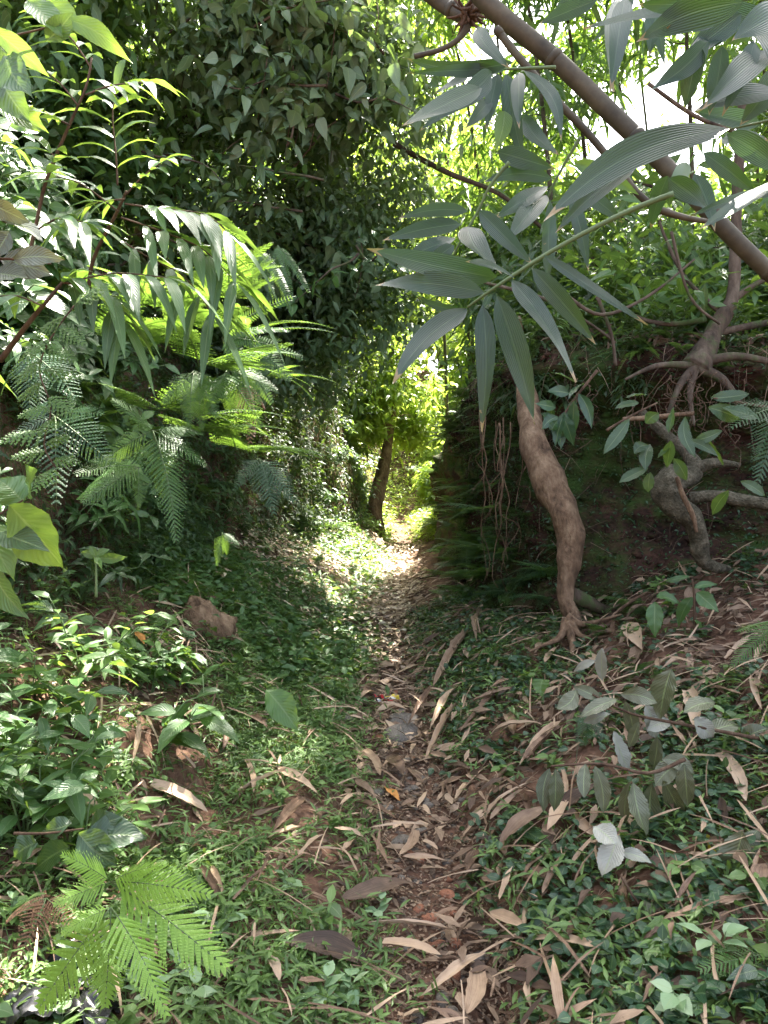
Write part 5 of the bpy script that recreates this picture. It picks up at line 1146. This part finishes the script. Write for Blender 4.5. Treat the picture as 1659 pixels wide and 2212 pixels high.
# ------------------------------------------------------------------ scattered ferns and plants
def facing(p): return nrm(np.array([float(pathx(p[1])) - p[0], -.8, .3]))
for i in range(150):     # receding face of the right bank, thick with ferns
    k = RS.randint(nb); 
    if not (5.6 < WL[k, 1] < 15): continue
    j = RS.randint(2, LIP + 4); p = BX[k, j]
    n1 = np.array([OUT[k, 0], OUT[k, 1], .4])
    fern(p, n1, .18 + .3 * RS.rand() * (1 if p[1] > 7 else .8), 5, 'd' if RS.rand() < .55 else ['a', 's', 'sd'][RS.randint(3)], 'small fern', zone(p), 'ferns covering the right bank', face=(OUT[k, 0], OUT[k, 1] - .4))
for i in range(60):      # ferns along the foot and face of the receding bank
    k = np.where((WL[:, 1] > 5.5) & (WL[:, 1] < 10.5))[0]; k = k[RS.randint(len(k))]; j = RS.randint(0, 22) if i < 34 else RS.randint(10, LIP)
    fern(BX[k, j], np.array([OUT[k, 0], OUT[k, 1] - .3, .3]), .24 + .24 * RS.rand(), 5, ['a', 'a', 'd'][RS.randint(3)], 'leafy fern', zone(BX[k, j]), 'ferns lining the foot of the right bank', face=(OUT[k, 0], OUT[k, 1] - .6))
for i in range(22):      # ferns layered through the near left bank
    p = at(40 + 560 * RS.rand(), 600 + 420 * RS.rand(), 3.0 + 1.2 * RS.rand()); h_, n_ = hit(*proj(p)[:2])
    if np.linalg.norm(h_ - CAM) < 6 and np.linalg.norm(h_ - p) > .25: p = h_ + n_ * .12
    fern(p, n_, .3 + .2 * RS.rand(), 5, ['a', 's', 'a'][RS.randint(3)], 'layered fern', zone(p), 'ferns layered on the near left bank', face=(.7, -.7))
for i in range(34):      # little ferns on the open face
    k = np.where((WL[:, 1] < 6.4) & (WL[:, 0] < 3.2))[0]; k = k[RS.randint(len(k))]; j = RS.randint(3, LIP)
    fern(BX[k, j], np.array([OUT[k, 0], OUT[k, 1], .3]), .1 + .14 * RS.rand(), 4, ['d', 'a'][RS.randint(2)], 'tiny fern', zone(BX[k, j]), 'tiny ferns on the earth face', face=OUT[k])
LK = np.where((WL[:, 1] < 6.6) & (WL[:, 0] < 3.4))[0]
for i in range(85):      # on the facing wall, lip only
    k = LK[RS.randint(len(LK))]
    j = RS.randint(LIP - 7, LIP + 7); p = BX[k, min(j, mbk - 1)]
    if RS.rand() < .3: fern(p, np.array([OUT[k, 0], OUT[k, 1], .5]), .2 + .15 * RS.rand(), 4, 'sd', 'narrow fern', zone(p), 'ferns on the bank lip', face=OUT[k])
    else: place(pick(['hang', 'bushdark', 'lbush'][RS.randint(3)]), 'bank_shrub', p, .45 + .3 * RS.rand(), 'dark trailing shrub', zone(p), 'shrub', 'shrubs along the bank lip')
cnt = 0
while cnt < 150:         # shrubs on the plateau behind the lip
    k = RS.randint(nb); j = RS.randint(mbk - 11, mbk - 4)
    p = BX[k, j]; q = BX[k, j + 1]; p = p + (q - p) * RS.rand()
    if p[0] > 5.5 or p[1] > 12 or p[0] / p[1] > .66 or RS.rand() > 6 / p[1] or not keep(p[None] + [[0, 0, .3]])[0]: continue
    cnt += 1
    kd = ['lightbush', 'lbush', 'bush', 'lightbush', 'bambusa'][RS.randint(5)]
    place(pick(kd), 'shrub', p, .7 + .8 * RS.rand(), {'lightbush': 'light green leafy shrub', 'lbush': 'long-leaved shrub', 'bush': 'mid-green bushy shrub', 'bambusa': 'wispy fine-leaved plant'}[kd], zone(p), 'shrub', 'shrubs on the right bank top')
cnt = 0
while cnt < 210:         # left bank: steep face
    y = 3.3 + 11 * RS.rand() ** 1.2; e = float(wallfoot(y)) + 1.5 * RS.rand() ** 1.2
    x = float(pathx(y)) - e
    if x < -4.5: continue
    cnt += 1
    p = np.array([x, y, gz(x, y)]); n1 = gn(x, y)
    r = RS.rand(); high = e > 1.9
    if r < .34: fern(p, n1, (.3 if y < 7 else .24) + .25 * RS.rand(), 5, ['a', 'd', 's', 'sd'][RS.randint(4)] if high else 'd', 'mid-sized fern', zone(p), 'ferns on the left bank', face=facing(p))
    else:
        kd = (['bush', 'lbush', 'bushdark', 'lbush', 'big'] if high else ['bushdark', 'bushdark', 'hang', 'bush'])[RS.randint(5 if high else 4)]
        if y > 12: kd = 'lightbush'
        place(pick(kd), 'shrub', p + n1 * .02, .45 + .55 * RS.rand(), {'bush': 'mid-green bushy shrub', 'lbush': 'long-leaved shrub', 'bushdark': 'dark small-leaved shrub', 'hang': 'dark trailing shrub', 'big': 'large-leaved shrub', 'lightbush': 'sunlit light green shrub'}[kd], zone(p), 'shrub', 'shrubs on the left bank', normal=n1, tilt=.6)
for i in range(26):      # dark growth hanging over the far left wall
    y = 9.3 + 4.2 * RS.rand(); x = float(pathx(y)) - float(wallfoot(y)) - .5 * RS.rand(); z = gz(x, y)
    p = np.array([x, y, max(z, 1.0 + 1.5 * RS.rand())]); p[2] = min(p[2], gz(x - .35, y) + .1)
    place(pick(['hang', 'bushdark', 'hang'][RS.randint(3)]), 'shrub', p, .55 + .4 * RS.rand(), 'dark overhanging shrub', zone(p), 'shrub', 'shrubs over the far left wall', normal=(1, -.3, .4), tilt=.5)
# the leafy mass on the near left (saplings' companions)
for i in range(45):
    X = -40 + 560 * RS.rand(); Y = 380 + 480 * RS.rand() - 0.35 * (560 - X) * RS.rand(); dep = 2.9 + .9 * RS.rand() + X / 560 * 1.3
    p = at(X, Y, dep)
    base = np.array([p[0] - .25, p[1] + .35, p[2]])
    kd = ['lbush', 'bush', 'lbush', 'big', 'lightbush'][RS.randint(5)]
    g = gz(base[0], base[1])
    if base[2] < g - .1: base[2] = g
    if base[2] - g > .35: base[0] -= min((base[2] - g) / 2.6, .7); base[2] = min(base[2], gz(base[0], base[1]) + .5)
    place(pick(kd), 'shrub', base, .6 + .5 * RS.rand(), {'bush': 'leafy shrub', 'lbush': 'lance-leaved shrub', 'big': 'broad-leaved shrub', 'lightbush': 'pale green shrub'}[kd] + ' crowding forward', zone(base), 'shrub', 'shrubs crowding the near left bank', normal=(.8, -.6, .3), tilt=.6)
# ground plants
def gplants(n_, kinds, fx, y0, y1, sc, group, names):
    c = 0
    while c < n_:
        y = y0 + (y1 - y0) * RS.rand() ** 1.3; x = fx(y)
        if inbank(np.array([x]), np.array([y]))[0]: continue
        c += 1; kd = kinds[RS.randint(len(kinds))]; p = np.array([x, y, gz(x, y)])
        place(pick(kd), 'ground_plant', p, sc[0] + sc[1] * RS.rand(), names.get(kd, 'small leafy plant'), zone(p), 'plant', group, normal=gn(x, y), tilt=.35)
NMS = {'grassy': 'slender grassy plant', 'ovate': 'small plant with ovate leaves', 'heart': 'low plant with dark heart-shaped leaves', 'pale': 'pale-leaved seedling', 'bambusa': 'tuft of fine bamboo-like grass', 'big': 'seedling with large leaves', 'bush': 'knee-high leafy plant', 'lbush': 'long-leaved plant', 'lightbush': 'light green plant'}
gplants(120, ['grassy', 'ovate', 'grassy', 'ovate', 'ovate', 'grassy', 'pale'], lambda y: float(pathx(y)) - .3 - 1.3 * RS.rand(), 1.7, 5.5, (.42, .4), 'small plants left of the path', NMS)
gplants(95, ['heart', 'heart', 'ovate', 'grassy'], lambda y: float(pathx(y)) + .35 + 1.4 * RS.rand(), 1.7, 5.2, (.5, .4), 'small plants right of the path', NMS)
gplants(34, ['bambusa', 'bush', 'lightbush', 'ovate', 'big'], lambda y: float(pathx(y)) - 1.1 - .7 * RS.rand(), 2.3, 4.5, (.45, .4), 'taller plants on the lower left bank', NMS)
gplants(60, ['ovate', 'grassy'], lambda y: float(pathx(y)) - .3 - 1.1 * RS.rand(), 5.5, 10, (.7, .6), 'small plants by the sunlit patch', NMS)
gplants(30, ['heart', 'ovate', 'heart', 'grassy', 'pale'], lambda y: float(pathx(y)) + [-1, 1][RS.randint(2)] * (.3 + .7 * RS.rand()), 1.5, 2.2, (.55, .3), 'plants along the front edge', NMS)
for X, Y in [(215, 1230), (225, 2100), (170, 2090), (90, 2190), (330, 2180), (420, 2200), (750, 2190), (700, 2180), (820, 1990), (620, 1930)]:
    p, n1 = hit(X, Y); place(pick('pale'), 'seedling', p, .5 + .3 * RS.rand(), 'fresh pale-leaved seedling', zone(p), 'seedling', 'pale seedlings')

# ------------------------------------------------------------------ finish labels
ORD = ['nearest', 'second nearest', 'third nearest', 'fourth nearest', 'fifth nearest', 'sixth nearest', 'seventh nearest', 'eighth nearest', 'ninth nearest', 'tenth nearest', 'eleventh nearest', 'twelfth nearest', 'thirteenth nearest', 'fourteenth nearest', 'fifteenth nearest', 'sixteenth nearest']
grp = {}
for o, ph, zn, pos in AUTO: grp.setdefault(ph + ' ' + zn, []).append((float(np.linalg.norm(pos - CAM)), o))
for base, lst in grp.items():
    lst.sort(key=lambda q: q[0])
    for k, (_, o) in enumerate(lst):
        o['label'] = base if len(lst) == 1 else (ORD[k] + ' ' + base if len(lst) <= 16 else base)
for o in S.objects:
    if '_w' in o: del o['_w']
    if o.get('label') and o.parent is None and len(o['label'].split()) > 16: o['label'] = ' '.join(o['label'].split()[:16])

# ------------------------------------------------------------------ light, world, camera
W_ = bpy.data.worlds.new('World'); S.world = W_; W_.use_nodes = True
nt = W_.node_tree; nt.nodes.clear(); t = NT(nt)
sky = t.n('ShaderNodeTexSky', sky_type='NISHITA', sun_disc=False, sun_elevation=EL, sun_rotation=AZ, altitude=200.0, air_density=.8, dust_density=4.5, ozone_density=.3)
hs = t.n('ShaderNodeHueSaturation', {'Saturation': .62, 'Color': sky.outputs[0]})
bg = t.n('ShaderNodeBackground', {0: hs.outputs[0], 1: .12}); t.n('ShaderNodeOutputWorld', {0: bg.outputs[0]})
sl = bpy.data.lights.new('sun', 'SUN'); sl.energy = 5.0; sl.angle = math.radians(.5); sl.color = (1, .94, .84)
so = bpy.data.objects.new('sun', sl); COL.objects.link(so); so.rotation_euler = Vector(SUN).to_track_quat('Z', 'Y').to_euler(); so.location = (6, 8, 12)
cd = bpy.data.cameras.new('camera'); co = bpy.data.objects.new('camera', cd); COL.objects.link(co)
co.location = tuple(CAM); co.rotation_euler = (math.radians(90) - PITCH, 0, 0)
cd.sensor_fit = 'VERTICAL'; cd.sensor_height = 24; cd.lens = 24 * F / 1024; cd.clip_start = .02; cd.clip_end = 2000
S.camera = co
S.view_settings.view_transform = 'Standard'; S.view_settings.look = 'None'; S.view_settings.gamma = 1; S.view_settings.exposure = 3.32
S.cycles.use_denoising = True; S.cycles.max_bounces = 7; S.cycles.diffuse_bounces = 3; S.cycles.glossy_bounces = 2; S.cycles.transmission_bounces = 4
S.cycles.sample_clamp_indirect = 6
